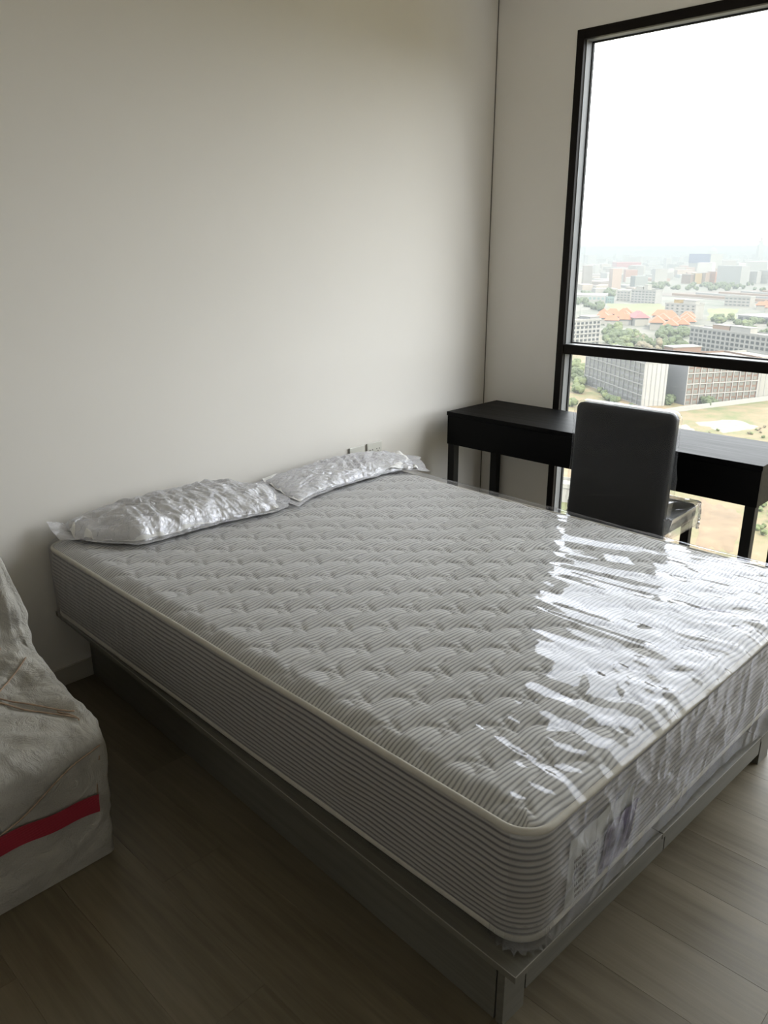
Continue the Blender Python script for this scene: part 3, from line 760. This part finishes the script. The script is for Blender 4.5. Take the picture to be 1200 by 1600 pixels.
# closed section ends: x runs from the right end cap over the body to the left end cap
AW = .78; rows = []
cyy, czz = -.50, .26
xs = np.linspace(0, 1, NX)
def right_x(s_y, s_z):      # right end of the bundle: the backrest is a little narrower
    return .368 - .022*np.clip((s_z-.45)/.35, 0, 1)**1.2 - .012*np.clip((s_z-.3)/.2, 0, 1)
G = np.zeros((NX, NS, 3))
rx = right_x(py2, pz2)
for i, t_ in enumerate(xs):
    if t_ < .22:                                   # end cap: section shrinks towards its core
        q = t_/.22; shrink = math.sin(q*math.pi/2)**.55 if q > 0 else 0.0
        shrink = min(1, shrink); xo = rx - .035*(1-math.sin(q*math.pi/2))*0 - .028*(max(0, q-.55)/.45)**3
        xo = rx - .030*(q**6)
    else:
        q = (t_-.22)/.78; shrink = 1.0; xo = rx*(1-q)-.03*(1-q) + (-AW+.352)*q
    cz_ = np.minimum(pz2, .36); 
    Y_ = cyy+(py2-cyy)*shrink; Z_ = .02+(pz2-.02)*(shrink if shrink > .0 else 0)
    # keep the cap inside the L-shaped outline: shrink heights less than depth
    G[i, :, 0] = xo; G[i, :, 1] = Y_; G[i, :, 2] = np.maximum(Z_, .004)
# wrinkles
nyy = np.gradient(G[..., 2], axis=1); nzz = -np.gradient(G[..., 1], axis=1); ln = np.hypot(nyy, nzz)+1e-9
fold = .022*crumple(G[..., 0]*1.0, G[..., 1]+G[..., 2], 0, 151, 10, 4.5) + .010*np.maximum(0, 1-np.abs(vnoise(G[..., 0]*7+G[..., 2]*6, G[..., 2]*3-G[..., 1]*4, 0, 155)))**3
drape = np.clip((G[..., 2]-.50)/.12, 0, 1)
fold = fold + drape*.022*(np.maximum(0, 1-np.abs(vnoise(G[..., 0]*17+G[..., 2]*3, G[..., 2]*2.2, 0, 171)))**2.5-.4)
seam = np.exp(-((G[..., 2]-.47)/.035)**2)*np.clip((G[..., 1]+.75)/.1, 0, 1)
fold = fold + seam*.016*(np.maximum(0, 1-np.abs(vnoise(G[..., 0]*26, G[..., 2]*8, 0, 172)))**2-.4)
low = np.clip(G[..., 2]/.08, 0, 1)
strong = .35+.9*np.clip((G[..., 2]-.36)/.1, 0, 1)
capm = (np.arange(NX) < int(NX*.22))[:, None]
G[..., 1] += np.where(capm, 0, -nyy/ln*fold*low*strong); G[..., 2] += np.where(capm, 0, -nzz/ln*fold*low*strong)
G[..., 0] += np.where(capm, fold*.6*low, 0)
G[..., 2] = np.maximum(G[..., 2], .003); G[..., 1] = np.minimum(G[..., 1], -.03)
G[..., 1] += .55
link('sack_cover', grid_mesh('sack_cover', G), M['sack'], arm)
def on_front(x_, z_, o=.004):
    j = int(np.argmin(np.abs(pz2[:NS//3]-z_))); i = int(np.argmin(np.abs(G[int(NX*.22)+1:, j, 0]-x_)))+int(NX*.22)+1
    return G[i, j].copy()
# red stripe follows the front surface
n = 60; st = np.zeros((n, 9, 3))
for i in range(n):
    x_ = .325-.72*i/(n-1)
    for j in range(9):
        z_ = .157+.055*j/8 + .055*i/(n-1) + .003*math.sin(i*.5)
        p = on_front(x_, z_); st[i, j] = (x_, p[1]-.0045, z_)
for j in range(9): st[:, j, 1] = np.convolve(np.pad(st[:, j, 1], 4, 'edge'), np.ones(9)/9, 'valid') - .004
link('red_stripe', grid_mesh('red_stripe', st), M['stripe'], arm, label='red woven stripe across the front of the sacking')
# strings over the seat
def surf(x_, y_):
    j0, j1 = 0, int(NS*.62)
    sub = G[int(NX*.2):, j0:j1]
    d_ = (sub[..., 0]-x_)**2+(sub[..., 1]-y_)**2; k_ = np.unravel_index(np.argmin(d_), d_.shape); return sub[k_]
def string(pts, name='string', r=.0022):
    out = []
    for a, b in zip(pts[:-1], pts[1:]):
        for q in range(10):
            x_ = a[0]+(b[0]-a[0])*q/10; y_ = a[1]+(b[1]-a[1])*q/10
            if len(a) > 2: z_ = a[2]+(b[2]-a[2])*q/10; out.append((x_, y_, z_))
            else:
                s_ = surf(x_, y_); out.append((x_, y_, s_[2]+.004))
    arr = np.array(out); arr[2:-2] = (arr[:-4]+arr[1:-3]+arr[2:-2]+arr[3:-1]+arr[4:])/5
    return MB().tube([tuple(p) for p in arr], r, 6).build(name, M['string'], arm, smooth=True)
string([(.12, -.10), (.19, -.16), (.26, -.24), (.325, -.33)])
string([(.13, -.12), (.20, -.19), (.27, -.28), (.32, -.35)])
string([(.00, -.16), (.10, -.13), (.19, -.10), (.27, -.05)])
string([(.05, -.25), (.15, -.20), (.24, -.13), (.31, -.10)])
string([(-.2, -.30), (-.05, -.24), (.08, -.19), (.16, -.13)])

fpts = []
for q in np.linspace(0, 1, 26):
    x_, z_ = .335-.30*q, .36-.15*q+.01*math.sin(q*7)
    p = on_front(x_, z_); fpts.append((x_, p[1]-.004, z_))
ar = np.array(fpts); ar[2:-2, 1] = (ar[:-4, 1]+ar[1:-3, 1]+ar[2:-2, 1]+ar[3:-1, 1]+ar[4:, 1])/5 - .003
MB().tube([tuple(p) for p in ar], .0022, 6).build('string', M['string'], arm, smooth=True)
string([(.29, -.29), (.31, -.33), (.325, -.37), (.335, -.395)])
# ------------------------------------------------------------------ outside: ground, haze, city seen from a high floor
GZ = -80.0
gm = MB(); gm.box(25, 16000, -9000, 16000, GZ-1, GZ); gm.build('ground', M['ground'], kind='structure')
tower = MB().box(.22, .5, -14, 10, GZ, -3.2)
hz = MB().box(40, 15500, -8500, 15500, GZ-.5, 22).build('haze', None, kind='structure')
m, nt, out = mat('air_haze'); vs = nd(nt, 'VolumeScatter', Density=.000085, Anisotropy=.0); vs.inputs['Color'].default_value = (.86, .95, 1, 1)
va = nd(nt, 'VolumeAbsorption', Density=.00030); va.inputs['Color'].default_value = (.03, .03, .03, 1)
ads = nd(nt, 'AddShader'); nt.links.new(vs.outputs[0], ads.inputs[0]); nt.links.new(va.outputs[0], ads.inputs[1])
nt.links.new(ads.outputs[0], out.inputs['Volume']); hz.data.materials.append(m)

class Frame:
    """local axes of a building: origin at a ground corner, u along the facade, v into the depth"""
    def __init__(s, p, q):
        s.o = Vector((p[0], p[1], GZ)); d = Vector((q[0]-p[0], q[1]-p[1], 0)); s.L = d.length; s.u = d.normalized(); s.rz = math.atan2(s.u.y, s.u.x)
def gable(t, L, D, h, m_, x, s=1):
    g_ = MB().box(x, x+.15*s if s > 0 else x, 0, D, 0, h) if s > 0 else MB().box(x-.15, x, 0, D, 0, h)
    return g_.build('gable', M[m_], t)
def block(name, p, q, depth, h, wall, label, cat='building', roof='roof_pale', win=None, ends=None, floors=8, bays=20, win_mat='pane_dark', group=None, boxes=(), parapet=1.0, bandmat=None, finmat=None, pane_h=.55, pane_w=.6, side=1):
    """apartment block with facade from p to q; depth goes to the left of p->q when side=1"""
    F = Frame(p, q); t = empty(name, F.o, F.rz, label=label, cat=cat, group=group); L = F.L; D = depth*side
    y0, y1 = (0, D) if D > 0 else (D, 0)
    MB().box(0, L, y0, y1, 0, h).build('wall', M[wall], t)
    MB().box(-.3, L+.3, y0-.3, y1+.3, h, h+.5).build('roof', M[roof], t)
    if parapet:
        MB().box(-.3, L+.3, y0-.3, y0, h+.5, h+.5+parapet).box(-.3, L+.3, y1, y1+.3, h+.5, h+.5+parapet).box(-.3, 0, y0, y1, h+.5, h+.5+parapet).box(L, L+.3, y0, y1, h+.5, h+.5+parapet).build('parapet', M[wall], t)
    fy = 0 if side == 1 else 0; s = -side                     # facade outward direction in local y
    wm = MB(); bw = L/bays; fh = h/floors
    for i in range(bays):
        for k in range(floors):
            cx_ = (i+.5)*bw; cz_ = (k+.5)*fh
            ya, yb = sorted((fy+s*.02, fy+s*.12))
            wm.box(cx_-bw*pane_w/2, cx_+bw*pane_w/2, ya, yb, cz_-fh*pane_h/2, cz_+fh*pane_h/2)
    wm.build('window_rows', M[win_mat], t, kind='stuff')
    if bandmat:
        bm_ = MB()
        for k in range(0, floors+1, 2 if floors > 6 else 1):
            ya, yb = sorted((fy+s*.1, fy+s*.5)); bm_.box(-.1, L+.1, ya, yb, k*fh-.25, k*fh+.25)
        bm_.build('floor_bands', M[bandmat], t, kind='stuff')
    if finmat:
        bm_ = MB()
        for i in range(bays+1):
            ya, yb = sorted((fy+s*.1, fy+s*.6)); bm_.box(i*bw-.22, i*bw+.22, ya, yb, 0, h)
        bm_.build('facade_fins', M[finmat], t, kind='stuff')
    if ends is not None:                                       # grooved, mostly blank gable wall
        em = MB()
        for i in range(5):
            yy_ = y0+(y1-y0)*(i+.5)/5
            em.box(L+.02, L+.25, yy_-.25, yy_+.25, 0, h)
        em.build('gable_grooves', M[ends], t, kind='stuff')
    for (u0, u1, v0, v1, hh, mm) in boxes:
        bq = MB().box(u0*L, u1*L, *sorted((D*v0, D*v1)), h+.5, h+.5+hh).build('rooftop_room', M[mm], t)
        MB().box(u0*L-.4, u1*L+.4, min(D*v0, D*v1)-.4, max(D*v0, D*v1)+.4, h+.5+hh, h+.9+hh).build('rooftop_slab', M['roof_pale'], bq)
    return t
# grey slab; the sun on its gable is put into a bright panel colour
gb1 = block('apartment_block', (442, 250), (397, 189), 13, 22.8, 'conc_grey', 'grey eight-storey slab block with gable coloured as sunlit, nearest to the window frame', side=1, floors=8, bays=13,
      win_mat='pane_mid', ends='conc_grey', finmat='conc_mid', bandmat='conc_white', boxes=((.32, .45, .1, .6, 3.2, 'conc_grey'), (.52, .80, .35, .7, 3.0, 'conc_white')))
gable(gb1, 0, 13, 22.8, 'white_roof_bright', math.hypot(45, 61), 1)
gb2 = block('apartment_block', (416, 174), (456, 151), 30, 22.8, 'brick_red', 'brown brick apartment block with white facade grid, front right', side=1, floors=8, bays=11,
      win_mat='pane_mid', finmat='white_roof_bright', bandmat='white_roof_bright', pane_w=.55, pane_h=.62, boxes=((.10, .50, .70, .98, 5.0, 'brick_red'),))
gable(gb2, 0, 30, 22.8, 'conc_grey', 0, -1)
block('apartment_block', (456.5, 150.7), (468, 144), 28, 22.8, 'conc_white', 'white end block joined to the brown brick apartments', side=1, floors=8, bays=4, win_mat='conc_mid', pane_w=.2, pane_h=.98)
block('apartment_block', (441.5, 192.5), (417.3, 175.6), 4, 20.5, 'conc_grey', 'narrow grey gabled wing left of the brown brick apartments', side=1, floors=8, bays=5, win_mat='pane_mid', finmat='conc_mid') if False else None
block('long_block', gp(1075, 545), gp(1262, 576), 14, 17.7, 'conc_white', 'long white five-storey block with dark windows behind the brick apartments', side=1, floors=5, bays=24,
      win_mat='pane_dark', pane_w=.62, pane_h=.62, boxes=((.17, .32, .3, .8, 3.6, 'peach'), (.33, .50, .3, .8, 4.0, 'conc_white')))
block('stepped_block', gp(878, 551), gp(935, 546), 16, 24.3, 'conc_mid', 'pale grey block with white window bands at the window frame', side=1, floors=7, bays=9, win_mat='pane_dark', bandmat='conc_white', boxes=((.0, .3, .2, .8, 4, 'ochre'), (.74, 1.0, .1, .9, 2.2, 'conc_grey')))
block('white_block', gp(1037, 497), gp(1085, 500), 22, 17, 'conc_white', 'white block with four rows of small windows and blank gable in the mid distance', side=1, floors=5, bays=6, win_mat='pane_dark', pane_w=.42, pane_h=.42, boxes=((.2, .4, .3, .8, 4.5, 'ochre'), (.5, .9, .3, .8, 4, 'conc_white')))
block('white_block', gp(1131, 478), gp(1171, 480), 16, 13, 'conc_white', 'small white office block standing before the rail yard', side=1, floors=3, bays=6, win_mat='pane_dark', pane_h=.35)
block('white_block', gp(963, 470), gp(984, 471), 16, 15, 'conc_white', 'left white block of the cluster beside the teal building', side=1, floors=4, bays=4, win_mat='pane_dark', pane_h=.4)
block('white_block', gp(985, 473), gp(1023, 475), 20, 19, 'conc_mid', 'taller pale block of the cluster with a rooftop water tank', side=1, floors=5, bays=7, win_mat='pane_dark', pane_h=.4, boxes=((.1, .4, .2, .8, 5, 'conc_white'), (.45, .6, .2, .8, 8, 'conc_white')))
block('warehouse', gp(892, 470), gp(945, 471), 60, 9, 'conc_mid', 'long low warehouse with white roof beside the frame', side=1, floors=1, bays=8, win_mat='teal', roof='white_roof_bright', parapet=0, pane_h=.4)
block('small_building', gp(948.5, 474), gp(959, 474), 12, 8, 'teal', 'small teal building between the warehouse and white blocks', side=1, floors=2, bays=3)
block('warehouse', gp(1152, 502), gp(1215, 508), 40, 7, 'conc_grey', 'grey shed with pale sheet roof at the right edge', side=1, floors=1, bays=6, roof='white_roof_bright', parapet=0)
block('billboard_hall', gp(1075, 424), gp(1108, 425), 60, 58, 'conc_white', 'tall hall with a bright blue upper face on the skyline', side=1, floors=2, bays=2, win_mat='blue', pane_w=1.0, pane_h=.0)
F = Frame(gp(1075, 424), gp(1106, 425)); bo = [o for o in COL.objects if o.name == 'billboard_hall'][0]
MB().box(0, F.L, -3, -.2, 29, 60).build('blue_face', M['blue'], bo)
block('market_hall', gp(963, 421), gp(1001, 421), 90, 26, 'roof_red', 'long red roofed hall in the distance', side=1, floors=1, bays=4, win_mat='roof_red', roof='roof_red', parapet=0)
cols = [('brown', 'brick_red', 1064, 1079, 17), ('ochre', 'ochre', 1079, 1086, 19), ('pinkish', 'peach', 1086, 1102, 20), ('orange', 'roof_orange', 1103, 1117, 22),
        ('cream', 'conc_white', 1118, 1136, 22), ('salmon', 'peach', 1137, 1152, 24), ('bright white', 'white_roof_bright', 1152, 1160, 26), ('pale grey', 'conc_mid', 1166, 1182, 22), ('greyish white', 'conc_white', 1184, 1200, 24), ('tan', 'peach', 1202, 1222, 22)]
for c_, mm, x0, x1, h in cols:
    block('shophouse_row', gp(x0, 443), gp(x1-.8, 443.6), 16, h*1.25, mm, '%s row building along the far side of the rail yard' % c_, side=1, floors=4, bays=5, win_mat='pane_mid', pane_h=.3, pane_w=.5, parapet=0)
block('grey_tower', gp(1022, 446), gp(1041, 446), 25, 34, 'conc_mid', 'grey and white tower with vertical ribs before the skyline', side=1, floors=1, bays=5, win_mat='conc_white', pane_h=.96, pane_w=.5)
block('pagoda_tower', gp(1183, 410), gp(1191, 410), 40, 95, 'conc_white', 'white stepped tower rising above the hazy skyline', cat='tower', side=1, floors=5, bays=2, win_mat='conc_mid', boxes=((.2, .8, .2, .8, 22, 'conc_white'), (.38, .62, .38, .62, 40, 'conc_white')))
sp_ = gp(1112, 410); t = empty('dome', (sp_[0], sp_[1], GZ), label='small white dome with a spire on the skyline', cat='tower')
MB().tube([(0, 0, 0), (0, 0, 45), (0, 0, 62), (0, 0, 74), (0, 0, 82), (0, 0, 120)], [26, 26, 24, 15, 4, .6], 14).build('dome_shell', M['conc_white'], t)
# boundary wall in front of the blocks
q0, q1, q2 = gp(985, 655), gp(1062, 643), gp(1230, 622)
bwm = MB()
for a, b in ((q0, q1), (q1, q2)):
    F = Frame(a, b); c, s = F.u.x, F.u.y
    bwm.box(0, F.L, -.2, .2, 0, 2.6, T=lambda p: (F.o.x+p[0]*c-p[1]*s, F.o.y+p[0]*s+p[1]*c, GZ+p[2]))
bwm.build('boundary_wall', M['white_roof_bright'], label='white boundary wall running in front of the apartment blocks', cat='wall')
# fields, soil and rubble as low irregular mounds
def mound(name, pix, h, m_, label, cat, seed=0):
    c = np.array([gp(*p) for p in pix]); ctr = c.mean(0); n = 48; ring = []
    for i in range(n):
        t_ = i/n*len(c); k0 = int(t_) % len(c); k1 = (k0+1) % len(c); f_ = t_-int(t_)
        p = c[k0]*(1-f_)+c[k1]*f_; r_ = 1+.16*float(vnoise(i*.55, seed, 0, 5)); ring.append(ctr+(p-ctr)*r_)
    v = [(ctr[0], ctr[1], GZ+h)]; f = []
    for q, zz2 in ((.6, h*.9), (.9, h*.6), (1.0, -.2)):
        for p in ring: w_ = ctr+(p-ctr)*q; v.append((w_[0], w_[1], GZ+zz2+.1*h*rnd.random()))
    for i in range(n): f.append((0, 1+i, 1+(i+1) % n))
    for k_ in range(2):
        for i in range(n): f.append((1+k_*n+i, 1+(k_+1)*n+i, 1+(k_+1)*n+(i+1) % n, 1+k_*n+(i+1) % n))
    me = bpy.data.meshes.new(name); me.from_pydata(v, [], f); o = link(name, me, m_, smooth=True); tag(o, label, cat); return o
mound('field', [(940, 492), (1040, 494), (1040, 474), (950, 474)], .5, M['grass_field'], 'yellow green field left of the white windowed block', 'field', 1)
mound('field', [(1105, 500), (1150, 500), (1155, 482), (1108, 482)], .5, M['grass_field'], 'yellow green field right of the white windowed block', 'field', 2)
mound('rubble_patch', [(1085, 661), (1130, 676), (1190, 668), (1150, 655)], .6, M['rubble'], 'largest pale rubble patch on the open ground above the desk', 'rubble', 3)
mound('rubble_patch', [(1046, 666), (1058, 677), (1092, 676), (1072, 664)], .4, M['rubble'], 'pale rubble patch just right of the chair top', 'rubble', 4)
mound('rubble_patch', [(1165, 700), (1175, 706), (1184, 703), (1172, 698)], .4, M['rubble'], 'small pale rubble patch at the desk edge on the right', 'rubble', 5)
mound('rubble_patch', [(1112, 693), (1130, 700), (1140, 698), (1120, 690)], .4, M['rubble'], 'small pale rubble patch above the middle of the desk', 'rubble', 6)
mound('soil_patch', [(1090, 775), (1090, 855), (1150, 870), (1160, 800)], .3, M['soil'], 'bare orange soil seen below the desk beside its leg', 'soil', 7)
mound('soil_patch', [(905, 630), (925, 642), (945, 636), (925, 624)], .4, M['soil'], 'orange soil patch beside the grey slab block', 'soil', 8)
ry = MB()
a, b = gp(1030, 462), gp(1290, 481); F = Frame(a, b); c, s = F.u.x, F.u.y
yard = empty('rail_yard', F.o, F.rz, label='brown rail yard strip with long pale train rows across the view', cat='rail yard')
MB().box(-60, F.L+200, 0, 330, 0, .6).build('ballast', M['rail'], yard)
for i in range(5):
    MB().box(10, F.L+150, 20+i*55, 26+i*55, .6, 4.5).build('train', M['conc_mid' if i % 2 else 'peach'], yard)
# one low white house seen below the desk
block('low_house', (226, 140), (230, 126), 8, 5, 'conc_white', 'low white building glimpsed below the desk beside the chair', side=-1, floors=2, bays=3)
# trees
def tree_mesh(seed):
    bm = bmesh.new(); g = random.Random(seed)
    for k in range(6):
        r = g.uniform(.40, .62); c = Vector((g.uniform(-.55, .55), g.uniform(-.55, .55), g.uniform(.55, 1.15)))
        vs_ = bmesh.ops.create_icosphere(bm, subdivisions=2, radius=r)['verts']
        for v in vs_:
            v.co = v.co*(1+.28*mnoise.noise(v.co*5+Vector((seed, k, 0)))) + c
    vs_ = bmesh.ops.create_cone(bm, segments=6, radius1=.08, radius2=.05, depth=.8, cap_ends=False)['verts']
    for v in vs_: v.co.z += .2
    me = bpy.data.meshes.new('tree'); bm.to_mesh(me); bm.free(); return me
tmesh = {}
for nm in ('tree', 'tree_pale', 'tree_dry'):
    tmesh[nm] = []
    for s in range(2):
        me = tree_mesh(s+len(nm)); me.materials.append(M[nm]); tmesh[nm].append(me)
def trees(pix_poly, n, size, kinds, label, group):
    """n trees inside a patch of ground given by four corners"""
    c = [np.array(gp(*p)) for p in pix_poly]
    for i in range(n):
        a, b = rnd.random(), rnd.random(); p = (c[0]*(1-a)+c[1]*a)*(1-b)+(c[3]*(1-a)+c[2]*a)*b
        kd = kinds[i % len(kinds)]; me = tmesh[kd][rnd.randrange(2)]
        o = bpy.data.objects.new('tree', me); COL.objects.link(o); s = size*rnd.uniform(.7, 1.3)
        o.location = (p[0], p[1], GZ); o.scale = (s, s, s*rnd.uniform(.8, 1.1)); o.rotation_euler = (0, 0, rnd.random()*6.28)
        tag(o, label, 'tree', group)
trees([(898, 480), (945, 487), (940, 474), (898, 472)], 16, 5.0, ['tree', 'tree'], 'tree in the clump below the low warehouse', 'trees below the warehouse')
trees([(938, 560), (1010, 572), (1005, 522), (940, 515)], 42, 4.7, ['tree', 'tree_pale'], 'green tree in the grove behind the grey slab block', 'trees behind the grey block')
trees([(1000, 560), (1045, 572), (1035, 528), (1000, 528)], 16, 5.0, ['tree_dry', 'tree'], 'tree in the thinning brownish grove between the blocks', 'brownish grove trees')
trees([(1040, 560), (1075, 562), (1075, 520), (1040, 520)], 20, 5.0, ['tree'], 'dark green tree left of the long white block', 'trees left of the long block')
trees([(1110, 505), (1160, 512), (1200, 506), (1120, 498)], 22, 4.3, ['tree', 'tree_pale'], 'tree in the belt beyond the long white block', 'trees beyond the long block')
trees([(1160, 520), (1230, 528), (1230, 508), (1170, 508)], 13, 4.3, ['tree'], 'tree by the pale roofed shed', 'trees by the shed')
trees([(930, 622), (990, 652), (1000, 640), (935, 612)], 15, 1.9, ['tree', 'tree_pale'], 'low tree along the foot of the grey slab block', 'trees at the grey block')
trees([(893, 640), (912, 625), (910, 570), (893, 570)], 20, 3.6, ['tree_pale'], 'pale tree beside the far end of the grey slab block', 'pale trees at the window frame')
trees([(1042, 633), (1074, 631), (1070, 622), (1042, 622)], 12, 2.6, ['tree'], 'tree in the gap between the two nearest blocks', 'trees between the near blocks')
trees([(1092, 637), (1120, 635), (1118, 630), (1094, 630)], 6, 3.0, ['tree'], 'bush in front of the brown brick apartments', 'bushes at the brick block')
trees([(1180, 620), (1225, 615), (1220, 610), (1180, 612)], 10, 3.2, ['tree'], 'tree at the white end of the brick block', 'trees right of the brick block')
trees([(1150, 830), (1200, 850), (1230, 800), (1170, 780)], 13, 1.2, ['tree_pale'], 'scrub bush on the open ground below the desk', 'scrub below the desk')
trees([(1120, 664), (1240, 664), (1240, 700), (1080, 700)], 16, 0.8, ['tree_pale', 'tree_dry'], 'small scrub bush on the open ground in front of the wall', 'scrub on the open ground')
trees([(1000, 452), (1240, 458), (1240, 446), (1000, 446)], 57, 5.8, ['tree'], 'tree in the dark green strip beyond the rail yard', 'trees beyond the rail yard')
trees([(898, 466), (960, 464), (960, 458), (898, 460)], 13, 5.8, ['tree'], 'tree in the strip behind the warehouse', 'trees behind the warehouse')
# orange-roofed houses
def house_mesh():
    b = MB().box(-5, 5, -4, 4, 0, 4.5); me = b.mesh('house_walls'); me.materials.append(M['conc_white'])
    r = MB().add([(-6, -5, 4.5), (6, -5, 4.5), (6, 5, 4.5), (-6, 5, 4.5), (-2.5, 0, 8.2), (2.5, 0, 8.2)], [(0, 1, 5, 4), (1, 2, 5), (2, 3, 4, 5), (3, 0, 4), (0, 3, 2, 1)]); rm = r.mesh('house_roof'); return me, rm
hw, hr = house_mesh(); hr_o = hr; hr_o.materials.append(M['roof_orange']); hr_r = hr.copy(); hr_r.materials.clear(); hr_r.materials.append(M['roof_red'])
def house(p, sc_, rz, red, label, group):
    t = empty('house', (p[0], p[1], GZ), rz, label=label, cat='house', group=group); t.scale = (sc_, sc_, sc_)
    for nm, me in (('walls', hw), ('roof', hr_r if red else hr_o)):
        o = bpy.data.objects.new(nm, me); COL.objects.link(o); o.parent = t
for (poly, n, red, lab, grp, sc_) in (
        ([(940, 508), (980, 510), (978, 494), (942, 494)], 14, False, 'orange tiled house in the estate left of the red roof', 'left orange roofed houses', 1.5),
        ([(1020, 518), (1078, 520), (1080, 502), (1026, 500)], 20, False, 'orange tiled house in the estate below the white windowed block', 'right orange roofed houses', 1.6),
        ([(1184, 487), (1230, 490), (1230, 481), (1184, 480)], 6, False, 'small tiled house below the rail yard on the right', 'houses below the rail yard', 1.2)):
    c = [np.array(gp(*p)) for p in poly]; used = []
    for i in range(n):
        for _ in range(40):
            a, b = rnd.random(), rnd.random(); p = (c[0]*(1-a)+c[1]*a)*(1-b)+(c[3]*(1-a)+c[2]*a)*b
            if all(np.hypot(*(p-u)) > 12*sc_ for u in used): break
        else: continue
        used.append(p); house(p, sc_*rnd.uniform(.85, 1.1), rnd.choice((.4, .4+math.pi/2)), red, lab, grp)
house(gp(996, 508), 1.9, .9, True, 'single red roofed house among the orange ones', None)
# distant city: 280 separate small buildings, the rest one object
cube = MB().box(-.5, .5, -.5, .5, 0, 1).mesh('city_building'); cube.materials.append(M['scatter'])
rest = MB(); cnt = 0; az0, az1 = math.radians(50), math.radians(84)
items = []
while len(items) < 3200:
    az = rnd.uniform(az0, az1); R_ = 1250*math.exp(rnd.random()**.8*1.75); x_, y_ = CAM[0]+R_*math.sin(az), CAM[1]+R_*math.cos(az)
    k = R_/1500
    items.append((R_, x_, y_, rnd.uniform(14, 55)*min(1.5, k), rnd.uniform(12, 30)*min(1.6, k), min(60, rnd.choice((6, 8, 10, 12, 16, 22, 34))*rnd.uniform(.8, 1.4)), rnd.random()*3.14))
def _spaced(its):
    out = []; cell = {}
    for it in its:
        r = max(it[3], it[4])*.72; k = (int(it[1]//160), int(it[2]//160))
        nb = [q for a in (-1, 0, 1) for b in (-1, 0, 1) for q in cell.get((k[0]+a, k[1]+b), ())]
        if any(math.hypot(it[1]-q[0], it[2]-q[1]) < r+q[2] for q in nb): continue
        if any(math.hypot(it[1]-q[0], it[2]-q[1]) < r+q[2] for q in KEEP): continue
        cell.setdefault(k, []).append((it[1], it[2], r)); out.append(it)
    return out
KEEP = [(*gp(1091, 424), 110), (*gp(982, 420), 150), (sp_[0], sp_[1], 60), (*gp(1187, 410), 120), (*gp(1031, 446), 60)] + [(*gp(x_, 442), 60) for x_ in range(1060, 1225, 12)]
# keep clear of the rail yard, the mid-distance buildings and the green strip
def clear(it):
    px = 600+FPX*((it[1]-CAM[0])*_r[0]+(it[2]-CAM[1])*_r[1]+(GZ-CAM[2])*_r[2])/((it[1]-CAM[0])*_f[0]+(it[2]-CAM[1])*_f[1]+(GZ-CAM[2])*_f[2])
    return it[0] > (1980 if px > 1000 else 1550)
items = sorted(_spaced([i for i in items if clear(i)]))
for i, (R_, x_, y_, w_, d_, h_, rz) in enumerate(items):
    if i < 285:
        o = bpy.data.objects.new('city_building', cube); COL.objects.link(o); o.location = (x_, y_, GZ); o.scale = (w_, d_, h_); o.rotation_euler = (0, 0, rz)
        tag(o, 'small plain building in the crowded distant city beyond the rail yard', 'building', 'small distant city buildings')
    else:
        c, s = math.cos(rz), math.sin(rz)
        rest.box(-w_/2, w_/2, -d_/2, d_/2, 0, h_, T=lambda p: (x_+p[0]*c-p[1]*s, y_+p[0]*s+p[1]*c, GZ+p[2]))
rest.build('far_city', M['conc_mid'], kind='stuff', label='hazy sprawl of pale buildings reaching to the horizon', cat='city')
